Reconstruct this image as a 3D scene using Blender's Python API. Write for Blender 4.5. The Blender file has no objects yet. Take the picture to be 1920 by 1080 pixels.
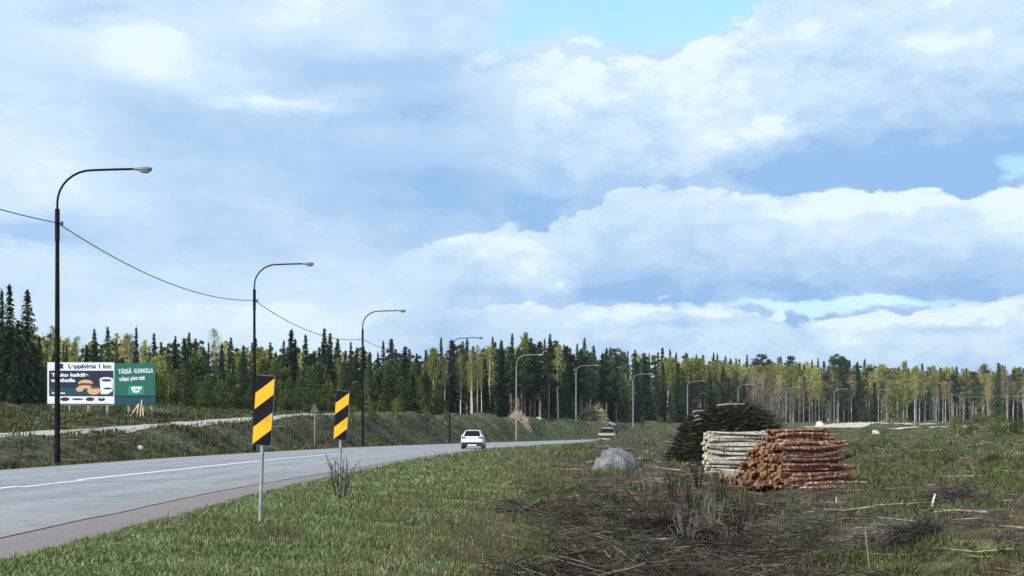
import bpy, math, random
import numpy as np
from mathutils import Vector, Matrix
R = math.radians
random.seed(7)
rng = np.random.default_rng(11)
scene = bpy.context.scene
COL = scene.collection

# ------------------------------------------------------------------ camera
F = 2400.0            # focal length in photo pixels (1920 wide)
HY = 804.0            # horizon row
CH = 1.4              # eye height above the near carriageway
cam_d = bpy.data.cameras.new('camera')
cam = bpy.data.objects.new('camera', cam_d); COL.objects.link(cam)
cam_d.sensor_width = 36; cam_d.lens = 36 * F / 1920
cam_d.shift_y = (HY - 540) / 1920
cam_d.clip_start = .1; cam_d.clip_end = 20000
cam.location = (0, 0, CH); cam.rotation_euler = (R(90), 0, 0)
scene.camera = cam
scene.view_settings.view_transform = 'Standard'; scene.view_settings.look = 'None'
scene.view_settings.gamma = 1; scene.view_settings.exposure = 0.0
scene.cycles.max_bounces = 5; scene.cycles.diffuse_bounces = 3; scene.cycles.transparent_max_bounces = 8
try:
    scene.cycles.use_denoising = True
except Exception: pass

# ------------------------------------------------------------------ sun
SUN_DIR = Vector((-0.55, -0.66, 0.50)).normalized()      # towards the sun
sd = bpy.data.lights.new('sun', 'SUN'); sd.energy = 5.0; sd.angle = R(0.8); sd.color = (1, .93, .82)
so = bpy.data.objects.new('sun', sd); COL.objects.link(so)
so.rotation_euler = SUN_DIR.to_track_quat('Z', 'Y').to_euler(); so.location = (-60, -40, 60)

def lin(r, g, b):
    f = lambda c: (c/255/12.92) if c/255 <= .04045 else ((c/255+.055)/1.055)**2.4
    return (f(r), f(g), f(b), 1)

# ------------------------------------------------------------------ world: sky and clouds
class NT:
    """tiny helper for building node graphs"""
    def __init__(s, tree): s.t = tree; s.n = tree.nodes; s.l = tree.links
    def node(s, kind, **kw):
        n = s.n.new(kind)
        for k, v in kw.items(): setattr(n, k, v)
        return n
    def put(s, sock, v):
        if isinstance(v, bpy.types.NodeSocket): s.l.new(v, sock)
        else: sock.default_value = v
    def m(s, op, a, b=None, c=None, clamp=False):
        n = s.n.new('ShaderNodeMath'); n.operation = op; n.use_clamp = clamp
        s.put(n.inputs[0], a)
        if b is not None: s.put(n.inputs[1], b)
        if c is not None: s.put(n.inputs[2], c)
        return n.outputs[0]
    def mix(s, f, a, b, blend='MIX'):
        n = s.n.new('ShaderNodeMix'); n.data_type = 'RGBA'; n.blend_type = blend; n.clamp_factor = True
        s.put(n.inputs[0], f); s.put(n.inputs[6], a); s.put(n.inputs[7], b)
        return n.outputs[2]
    def smooth(s, v, lo, hi):
        n = s.n.new('ShaderNodeMapRange'); n.interpolation_type = 'SMOOTHSTEP'
        s.put(n.inputs[0], v); s.put(n.inputs[1], lo); s.put(n.inputs[2], hi)
        n.inputs[3].default_value = 0; n.inputs[4].default_value = 1
        return n.outputs[0]
    def noise(s, vec, scale, detail=6, rough=.55, dist=0.0):
        n = s.n.new('ShaderNodeTexNoise'); s.put(n.inputs['Vector'], vec)
        n.inputs['Scale'].default_value = scale; n.inputs['Detail'].default_value = detail
        n.inputs['Roughness'].default_value = rough; n.inputs['Distortion'].default_value = dist
        return n.outputs[0]
    def curve(s, v, pts, lo, hi):
        """piecewise curve through pts over the range lo..hi, values mapped 0..1"""
        n = s.n.new('ShaderNodeFloatCurve')
        mp = s.n.new('ShaderNodeMapRange'); s.put(mp.inputs[0], v); mp.inputs[1].default_value = lo; mp.inputs[2].default_value = hi
        s.l.new(mp.outputs[0], n.inputs['Value'])
        c = n.mapping.curves[0]
        P = sorted(((x-lo)/(hi-lo), y) for x, y in pts)
        c.points[0].location = P[0]; c.points[1].location = P[-1]
        for p in P[1:-1]: c.points.new(*p)
        n.mapping.update()
        return n.outputs[0]

def build_world():
    w = bpy.data.worlds.new('World'); scene.world = w; w.use_nodes = True
    t = w.node_tree; t.nodes.clear(); N = NT(t)
    tc = N.node('ShaderNodeTexCoord')
    sep = N.node('ShaderNodeSeparateXYZ'); N.l.new(tc.outputs['Generated'], sep.inputs[0])
    x, y, z = sep.outputs
    az = N.m('ARCTAN2', x, y)
    hyp = N.m('SQRT', N.m('ADD', N.m('MULTIPLY', x, x), N.m('MULTIPLY', y, y)))
    tt = N.m('DIVIDE', z, N.m('MAXIMUM', hyp, .02))
    # cloud coordinates: heading and rise, flattened like real cloud decks
    cmb = N.node('ShaderNodeCombineXYZ'); N.put(cmb.inputs[0], az); N.put(cmb.inputs[1], N.m('MULTIPLY', tt, 1.7)); N.put(cmb.inputs[2], N.m('MULTIPLY', y, .15))
    v = cmb.outputs[0]
    n1 = N.noise(v, 5.5, 9, .58, .25)
    n2 = N.noise(v, 15, 9, .62, .3)
    n5 = N.noise(v, 42, 7, .62, .2)
    vst = N.node('ShaderNodeVectorMath', operation='MULTIPLY'); N.l.new(v, vst.inputs[0]); vst.inputs[1].default_value = (1, 2.2, 1)
    n4 = N.noise(vst.outputs[0], 7.0, 8, .6, .3)
    c1 = N.m('SUBTRACT', n1, .5); c2 = N.m('SUBTRACT', n2, .5); c4 = N.m('SUBTRACT', n4, .5); c5 = N.m('SUBTRACT', n5, .5)
    # billows: rounded cells at two sizes, their seams bent by noise
    wv = N.node('ShaderNodeVectorMath', operation='MULTIPLY_ADD'); nc = N.node('ShaderNodeTexNoise'); N.l.new(v, nc.inputs['Vector']); nc.inputs['Scale'].default_value = 22; nc.inputs['Detail'].default_value = 5
    N.l.new(nc.outputs['Color'], wv.inputs[0]); wv.inputs[1].default_value = (.045, .045, .045); N.l.new(v, wv.inputs[2])
    def cells(sc):
        q = N.node('ShaderNodeTexVoronoi', feature='SMOOTH_F1'); N.l.new(wv.outputs[0], q.inputs['Vector']); q.inputs['Scale'].default_value = sc; q.inputs['Smoothness'].default_value = .35
        return N.m('SUBTRACT', .42, q.outputs['Distance'])
    c5 = N.m('ADD', N.m('MULTIPLY', c5, .7), N.m('ADD', N.m('MULTIPLY', cells(20), .30), N.m('MULTIPLY', cells(48), .22)))
    azw = N.m('ADD', az, N.m('ADD', N.m('MULTIPLY', c1, .05), N.m('MULTIPLY', c2, .05))); tw = N.m('ADD', tt, N.m('ADD', N.m('MULTIPLY', c4, .04), N.m('ADD', N.m('MULTIPLY', c2, .035), N.m('MULTIPLY', c5, .012))))
    def A(px): return math.atan((px-960)/F)
    def T(px, py): return (HY-py)/F*math.cos(A(px))
    def blob(px, py, rx, ry, w=1.0, soft=True):
        a = N.m('DIVIDE', N.m('SUBTRACT', azw, A(px)), rx/F); b = N.m('DIVIDE', N.m('SUBTRACT', tw, T(px, py)), ry/F)
        e = N.m('EXPONENT', N.m('MULTIPLY', N.m('ADD', N.m('MULTIPLY', a, a), N.m('MULTIPLY', b, b)), -1.0))
        return N.m('MULTIPLY', e, w)
    def total(bs):
        o = bs[0]
        for b in bs[1:]: o = N.m('ADD', o, b)
        return o
    WHITE = (.84, .975, 1.02, 1); PALE = lin(212, 235, 254); MID = lin(192, 221, 251); SHADE = lin(174, 208, 245); DEEP = lin(152, 194, 239)
    def body(s):
        a = N.mix(N.smooth(s, -.40, .16), WHITE, PALE)
        a = N.mix(N.smooth(s, .1, .65), a, MID)
        a = N.mix(N.smooth(s, .5, 1.05), a, SHADE)
        return N.mix(N.smooth(s, 1.0, 1.5), a, DEEP)
    # upper deck: a soft pale sheet, brighter and darker patches
    shade0 = total([blob(760, 145, 150, 34, .75), blob(840, 210, 160, 26, .7), blob(990, 365, 230, 60, 1.35), blob(560, 350, 320, 90, .35), blob(50, 440, 130, 24, .9), blob(300, 200, 220, 46, .25),
                    blob(120, 200, 160, 60, .15), blob(1200, 330, 200, 60, .5), blob(600, 270, 300, 60, .2), blob(130, 28, 50, 14, .4), blob(190, 16, 60, 10, .4)])
    lite0 = total([blob(120, 70, 170, 70, .5), blob(320, 80, 70, 60, .55), blob(520, 20, 120, 50, .7), blob(520, 188, 130, 14, .9), blob(60, 300, 150, 100, .5), blob(690, 75, 50, 40, .3), blob(380, 140, 100, 30, .4), blob(270, 100, 60, 40, .6), blob(500, 600, 500, 70, .6)])
    s0 = N.m('ADD', N.m('SUBTRACT', N.m('ADD', .42, shade0), lite0), N.m('ADD', N.m('MULTIPLY', c1, .9), N.m('ADD', N.m('MULTIPLY', c4, .8), N.m('ADD', N.m('MULTIPLY', c2, .8), N.m('MULTIPLY', c5, -.5)))))
    up = body(s0)
    gap = N.smooth(N.m('ADD', total([blob(1110, 15, 190, 78, 1.25), blob(1290, -5, 190, 80, 1.2), blob(960, 60, 60, 40, .5)]), N.m('ADD', N.m('MULTIPLY', c2, .8), N.m('MULTIPLY', c5, .3))), .25, .95)
    def deck(edge_px, soft, depth, a1, a2, a5, lights, shades, bias=0.0, fade=None):
        pts = [(A(px), T(px, py)) for px, py in edge_px]
        e = N.curve(N.m('ADD', az, N.m('MULTIPLY', c2, .02)), pts, -1.2, 1.2)
        e = N.m('ADD', e, N.m('ADD', N.m('MULTIPLY', c1, a1), N.m('ADD', N.m('MULTIPLY', c2, a2), N.m('MULTIPLY', c5, a5))))
        d = N.m('SUBTRACT', e, tt)
        mask = N.smooth(d, 0, soft)
        if fade is not None: mask = N.m('MULTIPLY', mask, fade)
        s = N.m('ADD', N.m('DIVIDE', d, depth), N.m('ADD', N.m('MULTIPLY', c1, .5), N.m('ADD', N.m('MULTIPLY', c2, 1.4), N.m('ADD', N.m('MULTIPLY', c5, -2.0), bias))))
        if shades: s = N.m('ADD', s, total(shades))
        if lights: s = N.m('SUBTRACT', s, total(lights))
        return mask, body(s)
    fadeB = N.smooth(N.m('ADD', az, N.m('MULTIPLY', c2, .12)), A(800), A(1030))
    mB, cB = deck([(-2000, 80), (900, 110), (1020, 80), (1150, 92), (1240, 104), (1320, 62), (1400, 34), (1470, -30), (1700, -120), (2600, -200), (4200, -200)],
                  .006, .135, .012, .030, .050,
                  [blob(1430, 250, 105, 24, .9), blob(1330, 200, 150, 70, .55), blob(1080, 98, 90, 20, .55), blob(1320, 90, 80, 22, .6), blob(1310, 285, 60, 34, .55), blob(1750, 90, 280, 90, .55), blob(1060, 180, 120, 50, .3)],
                  [blob(1700, 305, 220, 50, .45), blob(1480, 335, 300, 20, .45), blob(1390, 105, 45, 18, .5), blob(1230, 250, 60, 40, .3), blob(1600, 60, 90, 40, .2)], -.10, fadeB)
    mC, cC = deck([(-2000, 455), (-100, 455), (100, 470), (350, 545), (600, 560), (740, 480), (830, 450), (900, 424), (1000, 420), (1100, 402), (1128, 370), (1200, 346), (1300, 344), (1480, 356), (1600, 350), (1800, 352), (1920, 346), (2600, 340)],
                  .004, .080, .006, .014, .034,
                  [blob(1680, 375, 220, 22, .75), blob(1020, 505, 70, 36, .7), blob(1930, 380, 60, 40, .8), blob(950, 455, 70, 25, .35), blob(1500, 440, 300, 40, .2)],
                  [blob(1500, 540, 400, 22, .5), blob(1150, 548, 200, 16, .3)], -.10, N.smooth(N.m('ADD', az, N.m('MULTIPLY', c2, .15)), A(690), A(860)))
    mD, cD = deck([(-2000, 585), (600, 585), (900, 572), (1150, 566), (1200, 560), (1330, 566), (1420, 578), (1480, 590), (1560, 592), (1650, 586), (1760, 572), (1840, 558), (1920, 550), (2600, 540)],
                  .003, .090, .004, .010, .026,
                  [blob(1240, 578, 70, 12, .7), blob(1450, 598, 30, 14, .6), blob(1640, 605, 120, 14, .55), blob(1850, 590, 110, 22, .6), blob(1880, 640, 80, 20, .3), blob(700, 600, 500, 40, .3)],
                  [blob(1250, 615, 100, 9, .55), blob(1770, 618, 70, 13, .6), blob(1430, 618, 70, 8, .45), blob(1050, 655, 200, 12, .2)], -.02, N.smooth(N.m('ADD', az, N.m('MULTIPLY', c2, .2)), A(760), A(1020)))
    strip = N.smooth(N.m('ADD', total([blob(1500, 577, 200, 13, .9), blob(1640, 566, 180, 10, .7), blob(1900, 318, 40, 26, 1.0), blob(850, 428, 50, 8, .4)]), N.m('MULTIPLY', c2, .4)), .25, .85)
    clouds = N.mix(mB, up, cB)
    g2 = N.m('MULTIPLY', gap, N.m('SUBTRACT', 1, mB))
    clouds2 = N.mix(mC, clouds, cC)
    g3 = N.m('MAXIMUM', N.m('MULTIPLY', g2, N.m('SUBTRACT', 1, mC)), N.m('MULTIPLY', strip, .42))
    g4 = N.m('MULTIPLY', g3, N.m('SUBTRACT', 1, mD))
    clouds3 = N.mix(mD, clouds2, cD)
    puff = total([blob(1225, 578, 52, 13, 1.0), blob(1300, 590, 40, 12, .8), blob(1345, 598, 30, 12, .7), blob(1450, 600, 22, 16, .95), blob(1560, 606, 40, 11, .7), blob(1640, 602, 70, 15, 1.0), blob(1790, 590, 60, 14, .8), blob(1870, 585, 60, 22, 1.0), blob(1560, 382, 70, 16, .9), blob(1700, 372, 110, 13, .9), blob(1900, 372, 60, 26, 1.0), blob(1085, 96, 60, 14, .9), blob(1320, 88, 50, 14, .8), blob(1420, 232, 60, 16, .8), blob(1050, 525, 22, 16, .6)])
    puff = N.m('ADD', puff, N.m('ADD', N.m('MULTIPLY', c2, .9), N.m('MULTIPLY', c5, 1.7)))
    clouds3 = N.mix(N.m('MULTIPLY', N.smooth(puff, .36, .62), .9), clouds3, WHITE)
    # the horizon brightens
    sky = N.node('ShaderNodeTexSky'); sky.sky_type = 'NISHITA'; sky.sun_disc = False
    sky.sun_elevation = math.asin(SUN_DIR.z); sky.sun_rotation = math.atan2(SUN_DIR.x, SUN_DIR.y)
    sky.air_density = 1.3; sky.dust_density = .3; sky.ozone_density = 2.0
    bg1 = N.node('ShaderNodeBackground'); N.l.new(sky.outputs[0], bg1.inputs[0]); bg1.inputs[1].default_value = .15
    # thin bright veil in the clear gaps
    veil = N.node('ShaderNodeBackground'); veil.inputs[0].default_value = lin(120, 190, 255); veil.inputs[1].default_value = .55
    addn = N.node('ShaderNodeAddShader'); N.l.new(bg1.outputs[0], addn.inputs[0]); N.l.new(veil.outputs[0], addn.inputs[1])
    bg2 = N.node('ShaderNodeBackground'); N.l.new(clouds3, bg2.inputs[0]); bg2.inputs[1].default_value = 1.0
    mx = N.node('ShaderNodeMixShader'); N.put(mx.inputs[0], N.m('MULTIPLY', g4, .92)); N.l.new(bg2.outputs[0], mx.inputs[1]); N.l.new(addn.outputs[0], mx.inputs[2])
    out = N.node('ShaderNodeOutputWorld'); N.l.new(mx.outputs[0], out.inputs[0])
    w.cycles.sampling_method = 'MANUAL'; w.cycles.sample_map_resolution = 512
build_world()

# ------------------------------------------------------------------ small helpers
def tag(o, label=None, cat=None, group=None, kind=None):
    if label: o['label'] = label
    if cat: o['category'] = cat
    if group: o['group'] = group
    if kind: o['kind'] = kind
    return o
def empty(name, loc=(0, 0, 0), rz=0.0, label=None, cat=None, group=None):
    o = bpy.data.objects.new(name, None); COL.objects.link(o); o.location = loc; o.rotation_euler = (0, 0, rz)
    o.empty_display_size = .2
    return tag(o, label, cat, group)
def np_mesh(name, V, faces, mats, mat_idx=None, smooth=False):
    """V (n,3); faces: list of arrays (k,3) or (k,4)"""
    me = bpy.data.meshes.new(name); V = np.asarray(V, dtype=np.float32)
    me.vertices.add(len(V)); me.vertices.foreach_set('co', V.ravel())
    loops = np.concatenate([f.ravel() for f in faces]).astype(np.int32)
    sizes = np.concatenate([np.full(len(f), f.shape[1]) for f in faces]).astype(np.int32)
    starts = np.concatenate([[0], np.cumsum(sizes)[:-1]]).astype(np.int32)
    me.loops.add(len(loops)); me.loops.foreach_set('vertex_index', loops)
    me.polygons.add(len(sizes)); me.polygons.foreach_set('loop_start', starts); me.polygons.foreach_set('loop_total', sizes)
    if mat_idx is not None: me.polygons.foreach_set('material_index', np.asarray(mat_idx, dtype=np.int32))
    if smooth: me.polygons.foreach_set('use_smooth', np.ones(len(sizes), dtype=bool))
    for m in (mats if isinstance(mats, (list, tuple)) else [mats]): me.materials.append(m)
    me.update(calc_edges=True); me.validate()
    return me
def link(name, me, parent=None, loc=(0, 0, 0), rot=(0, 0, 0)):
    o = bpy.data.objects.new(name, me); COL.objects.link(o); o.location = loc; o.rotation_euler = rot
    if parent is not None: o.parent = parent
    return o
class MB:
    """collects boxes, tubes and polygons with material indices into one mesh"""
    def __init__(s): s.v = []; s.f = []; s.mi = []; s.sm = []
    def add(s, vs, fs, mi=0, smooth=False):
        b = len(s.v); s.v += [tuple(p) for p in vs]; s.f += [tuple(i+b for i in f) for f in fs]; s.mi += [mi]*len(fs); s.sm += [smooth]*len(fs)
    def box(s, lo, hi, mi=0, M=None):
        x0, y0, z0 = lo; x1, y1, z1 = hi
        vs = [(x0,y0,z0),(x1,y0,z0),(x1,y1,z0),(x0,y1,z0),(x0,y0,z1),(x1,y0,z1),(x1,y1,z1),(x0,y1,z1)]
        if M is not None: vs = [M @ Vector(p) for p in vs]
        s.add(vs, [(3,2,1,0),(4,5,6,7),(0,1,5,4),(1,2,6,5),(2,3,7,6),(3,0,4,7)], mi)
    def tube(s, pts, rad, n=8, mi=0, cap=True, capmi=None, smooth=True):
        pts = [Vector(p) for p in pts]
        if not isinstance(rad, (list, tuple)): rad = [rad]*len(pts)
        vs = []; prev = None
        for i, p in enumerate(pts):
            d = (pts[min(i+1, len(pts)-1)] - pts[max(i-1, 0)]).normalized()
            if prev is None:
                a = d.orthogonal().normalized()
            else:
                a = (prev - d*prev.dot(d)).normalized()
            prev = a; b = d.cross(a)
            for k in range(n):
                t = 2*math.pi*k/n; vs.append(p + (a*math.cos(t)+b*math.sin(t))*rad[i])
        fs = []
        for i in range(len(pts)-1):
            for k in range(n):
                k2 = (k+1) % n; fs.append((i*n+k, i*n+k2, (i+1)*n+k2, (i+1)*n+k))
        s.add(vs, fs, mi, smooth)
        if cap:
            e = len(pts)-1; cm = mi if capmi is None else capmi
            b0 = len(s.v)
            s.v += [tuple(vs[k]) for k in range(n)] + [tuple(vs[e*n+k]) for k in range(n)]
            s.f += [tuple(b0+k for k in range(n-1, -1, -1)), tuple(b0+n+k for k in range(n))]; s.mi += [cm, cm]; s.sm += [False, False]
    def prism(s, poly, y0, y1, mi=0):
        """polygon in x,z extruded along y (poly anticlockwise seen from -y)"""
        n = len(poly); vs = [(x, y0, z) for x, z in poly] + [(x, y1, z) for x, z in poly]
        fs = [tuple(range(n)), tuple(range(2*n-1, n-1, -1))] + [(i, n+i, n+(i+1) % n, (i+1) % n) for i in range(n)]
        s.add(vs, fs, mi)
    def mesh(s, name, mats):
        me = bpy.data.meshes.new(name); me.from_pydata(s.v, [], s.f); mats = mats if isinstance(mats, (list, tuple)) else [mats]
        for m in mats: me.materials.append(m)
        me.polygons.foreach_set('material_index', s.mi); me.polygons.foreach_set('use_smooth', s.sm); me.update()
        return me
    def build(s, name, mats, parent=None, **kw): return link(name, s.mesh(name, mats), parent, **kw)

# ------------------------------------------------------------------ materials
def mat(name, rough=.8, spec=.3, metal=0.0):
    m = bpy.data.materials.new(name); m.use_nodes = True; t = m.node_tree; N = NT(t)
    b = t.nodes['Principled BSDF']; b.inputs['Roughness'].default_value = rough; b.inputs['Specular IOR Level'].default_value = spec; b.inputs['Metallic'].default_value = metal
    return m, N, b
def bump(N, b, h, strength=.4, dist=.02):
    n = N.node('ShaderNodeBump'); n.inputs['Strength'].default_value = strength; n.inputs['Distance'].default_value = dist
    N.put(n.inputs['Height'], h); N.l.new(n.outputs[0], b.inputs['Normal'])
def objco(N, which='Object'): return N.node('ShaderNodeTexCoord').outputs[which]
def C(r, g, b): return (r, g, b, 1)
def mottled(name, c1, c2, scale=8, rough=.8, spec=.3, bumpd=0.0, metal=0.0, detail=5, lo=.35, hi=.65):
    m, N, b = mat(name, rough, spec, metal); v = objco(N)
    n = N.noise(v, scale, detail, .6)
    N.l.new(N.mix(N.smooth(n, lo, hi), C(*c1), C(*c2)), b.inputs['Base Color'])
    if bumpd: bump(N, b, n, .6, bumpd)
    return m
def foliage(name, c1, c2, c3, trans=.25, scale=.6):
    """leaf colour varies by clump, by leaf and by tree"""
    m = bpy.data.materials.new(name); m.use_nodes = True; t = m.node_tree; t.nodes.clear(); N = NT(t)
    g = N.node('ShaderNodeNewGeometry'); oi = N.node('ShaderNodeObjectInfo'); v = objco(N)
    n = N.noise(v, scale, 3, .6)
    f = N.m('ADD', N.m('MULTIPLY', n, .6), N.m('MULTIPLY', g.outputs['Random Per Island'], .55))
    f = N.m('ADD', N.m('SUBTRACT', f, .3), N.m('MULTIPLY', N.m('SUBTRACT', oi.outputs['Random'], .5), .55))
    col = N.mix(N.smooth(f, .0, .5), C(*c1), C(*c2)); col = N.mix(N.smooth(f, .4, .85), col, C(*c3))
    d = N.node('ShaderNodeBsdfDiffuse'); N.l.new(col, d.inputs[0])
    tr = N.node('ShaderNodeBsdfTranslucent'); N.l.new(col, tr.inputs[0])
    mx = N.node('ShaderNodeMixShader'); mx.inputs[0].default_value = trans; N.l.new(d.outputs[0], mx.inputs[1]); N.l.new(tr.outputs[0], mx.inputs[2])
    o = N.node('ShaderNodeOutputMaterial'); N.l.new(mx.outputs[0], o.inputs[0])
    return m
M = {}
M['spruce'] = foliage('spruce_needles', (.013, .029, .017), (.042, .074, .036), (.115, .155, .064), .14)
M['pine'] = foliage('pine_needles', (.018, .038, .020), (.052, .088, .042), (.13, .17, .068), .17)
M['young'] = foliage('young_pine_needles', (.042, .068, .026), (.110, .150, .050), (.25, .28, .095), .28)
M['birch'] = foliage('birch_leaves', (.19, .205, .055), (.38, .39, .125), (.60, .58, .23), .38)
M['budding'] = foliage('birch_buds', (.19, .165, .09), (.34, .295, .15), (.50, .43, .24), .3)
M['bare'] = foliage('bare_twigs', (.14, .125, .105), (.26, .235, .20), (.38, .34, .29), .1)
M['bush'] = foliage('bush_leaves', (.07, .10, .025), (.15, .18, .045), (.27, .28, .09), .3)
M['bark'] = mottled('dark_bark', (.035, .028, .022), (.10, .075, .055), 6, .9, .1, .02)
M['pinebark'] = mottled('pine_bark', (.13, .10, .075), (.30, .24, .18), 5, .9, .1, .02)
def birchbark():
    m, N, b = mat('birch_bark', .7, .2)
    v = objco(N); mp = N.node('ShaderNodeVectorMath', operation='MULTIPLY'); N.l.new(v, mp.inputs[0]); mp.inputs[1].default_value = (2, 2, 9)
    n = N.noise(mp.outputs[0], 1.6, 4, .6)
    N.l.new(N.mix(N.smooth(n, .56, .66), C(.62, .58, .50), C(.06, .05, .045)), b.inputs['Base Color'])
    return m
M['birchbark'] = birchbark()
M['palebark'] = mottled('pale_trunk_bark', (.24, .20, .15), (.42, .36, .28), 3, .8, .1)

# ------------------------------------------------------------------ terrain maths
CX = np.array([(-11.6,-60),(-11.7,-20),(-11.8,15),(-11.9,30),(-11.4,43),(-10.6,62),(-9.4,80),(-7.6,100),(-4.6,124),(.6,154),(9.5,190),(20,222),(33,252),(50,285),(84,345),(130,415),(180,480),(235,535),(330,600),(480,660)], float)
def catmull(P, n=12):
    out = []
    for i in range(len(P)-1):
        p0 = P[max(i-1,0)]; p1 = P[i]; p2 = P[i+1]; p3 = P[min(i+2, len(P)-1)]
        for k in range(n):
            t = k/n; out.append(.5*((2*p1)+(-p0+p2)*t+(2*p0-5*p1+4*p2-p3)*t*t+(-p0+3*p1-3*p2+p3)*t**3))
    out.append(P[-1]); return np.array(out)
CL = catmull(CX)
SEG = CL[1:]-CL[:-1]; SL = np.hypot(SEG[:,0], SEG[:,1]); CUM = np.concatenate([[0], np.cumsum(SL)])
ZRY = ([-60, 0, 60, 90, 120, 154, 193, 225, 250, 275, 300, 360, 430, 520, 700], [0, 0, 0, -.08, -.2, -.35, -.45, -.45, -.2, .5, 1.2, 2.0, 2.5, 3.2, 4.5])
TOPY = ([-60, 20, 40, 67, 90, 110, 125, 160, 200, 240, 280, 400, 600, 1200], [.3, .3, .55, 1.05, 1.6, 2.3, 2.75, 3.15, 3.2, 2.7, 2.35, 3.0, 5, 9])
NATY = ([-60, 40, 60, 80, 110, 150, 200, 300, 400, 600, 900, 3000], [-.5, -.5, -.42, -.3, .1, .9, 1.75, 2.1, 2.5, 4.4, 12, 20])
def lateral(X, Y):
    """signed distance from the road centre line (right positive) and the Y of the nearest centre point"""
    X = np.atleast_1d(np.asarray(X, float)); Y = np.atleast_1d(np.asarray(Y, float))
    best = np.full(X.shape, 1e18); s = np.zeros(X.shape); yy = np.zeros(X.shape)
    for i in range(0, len(SEG)):
        ax, ay = CL[i]; dx, dy = SEG[i]; L2 = SL[i]**2
        t = np.clip(((X-ax)*dx+(Y-ay)*dy)/L2, 0, 1); qx = ax+t*dx; qy = ay+t*dy
        d2 = (X-qx)**2+(Y-qy)**2; m = d2 < best
        best = np.where(m, d2, best); cr = (X-ax)*dy-(Y-ay)*dx
        s = np.where(m, np.sign(cr)*np.sqrt(d2), s); yy = np.where(m, qy, yy)
    return s, yy
PERM = rng.permutation(4096)
def vnoise(x, y, seed=0):
    xi = np.floor(x).astype(int); yi = np.floor(y).astype(int); fx = x-xi; fy = y-yi
    fx = fx*fx*(3-2*fx); fy = fy*fy*(3-2*fy)
    h = lambda a, b: PERM[(PERM[(a+seed*57) & 4095] + b) & 4095]/4095.
    return (h(xi,yi)*(1-fx)+h(xi+1,yi)*fx)*(1-fy)+(h(xi,yi+1)*(1-fx)+h(xi+1,yi+1)*fx)*fy
def fbm(x, y, o=4, seed=0):
    a = 1.; t = 0; s = 0.
    for k in range(o): t = t+a*vnoise(x*2**k, y*2**k, seed+k); s += a; a *= .55
    return t/s-.5
def ss(a, b, v): t = np.clip((v-a)/(b-a), 0, 1); return t*t*(3-2*t)
def ground(X, Y):
    X = np.atleast_1d(np.asarray(X, float)); Y = np.atleast_1d(np.asarray(Y, float))
    s, yc = lateral(X, Y)
    zr = np.interp(yc, *ZRY)
    # right-hand side: verge, shallow ditch, clear-cut
    zn = np.interp(Y, *NATY) + .012*np.clip(X-30, 0, 60)*ss(60, 200, Y)
    k = ss(6.6, 17, s)
    right = zr - .05 + (zn-zr)*k - .12*np.exp(-((s-10.5)/2.5)**2)*(1-ss(60, 110, Y))
    right = right - .95*np.exp(-((s-16.8)/3.6)**2)*(1-ss(30, 44, Y))
    w = ss(9.5, 15, s)
    right = right + w*(fbm(X/7, Y/7, 3, 3)*.40 + fbm(X/1.3, Y/1.3, 4, 9)*.62*(1-ss(90, 200, Y)) ) + ss(6.6, 9, s)*fbm(X/1.2, Y/1.2, 3, 5)*.09
    # left-hand side: ditch, cut bank, shelf with the gravel track, rising ground
    flat = 1-.93*np.exp(-((-s-15.8)/2.2)**4)*(Y < 150)
    sl = -s; zt = np.interp(Y, *TOPY)
    dit = -.30*np.exp(-((sl-8.4)/1.3)**2)
    bank = ss(8.6, 14.0, sl)
    rise = np.clip(sl-19, 0, 12)*.085*(1-ss(120, 170, Y)*.75) + np.clip(sl-31, 0, 400)*.012
    left = zr - .05 + dit + (zt-zr)*bank + rise + ss(7.5, 10, sl)*(fbm(X/2.6, Y/2.6, 4, 14)*1.0*(1-.75*ss(13, 15, sl))*flat )
    z = np.where(s > 0, right, left)
    z = np.where(s < -8, z + ss(8, 11, -s)*ss(95, 130, Y)*(fbm(X/6, Y/6, 4, 51)*2.0+fbm(X/2.2, Y/2.2, 3, 52)*.7)*(1-.8*ss(17, 22, -s))*np.where(Y < 150, 1-.95*np.exp(-((-s-15.8)/3.0)**4), 1), z)
    return np.where(np.abs(s) < 6.7, zr-.05, z)
def gz(x, y): return float(ground(x, y)[0])
def hit(px, py, y0=9., y1=900.):
    """point where the line of sight through a photo position meets the ground"""
    Y = np.concatenate([np.arange(y0, 120, .1), np.arange(120, y1, .5)])
    X = (px-960)/F*Y; Z = CH-(py-HY)/F*Y
    g = ground(X, Y); k = np.argmax(Z <= g+1e-6)
    if not (Z <= g).any(): k = len(Y)-1
    return Vector((X[k], Y[k], g[k]))
def atY(px, Y): x = (px-960)/F*Y; return Vector((x, Y, gz(x, Y)))
def zpix(py, Y): return CH+(HY-py)/F*Y

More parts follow.
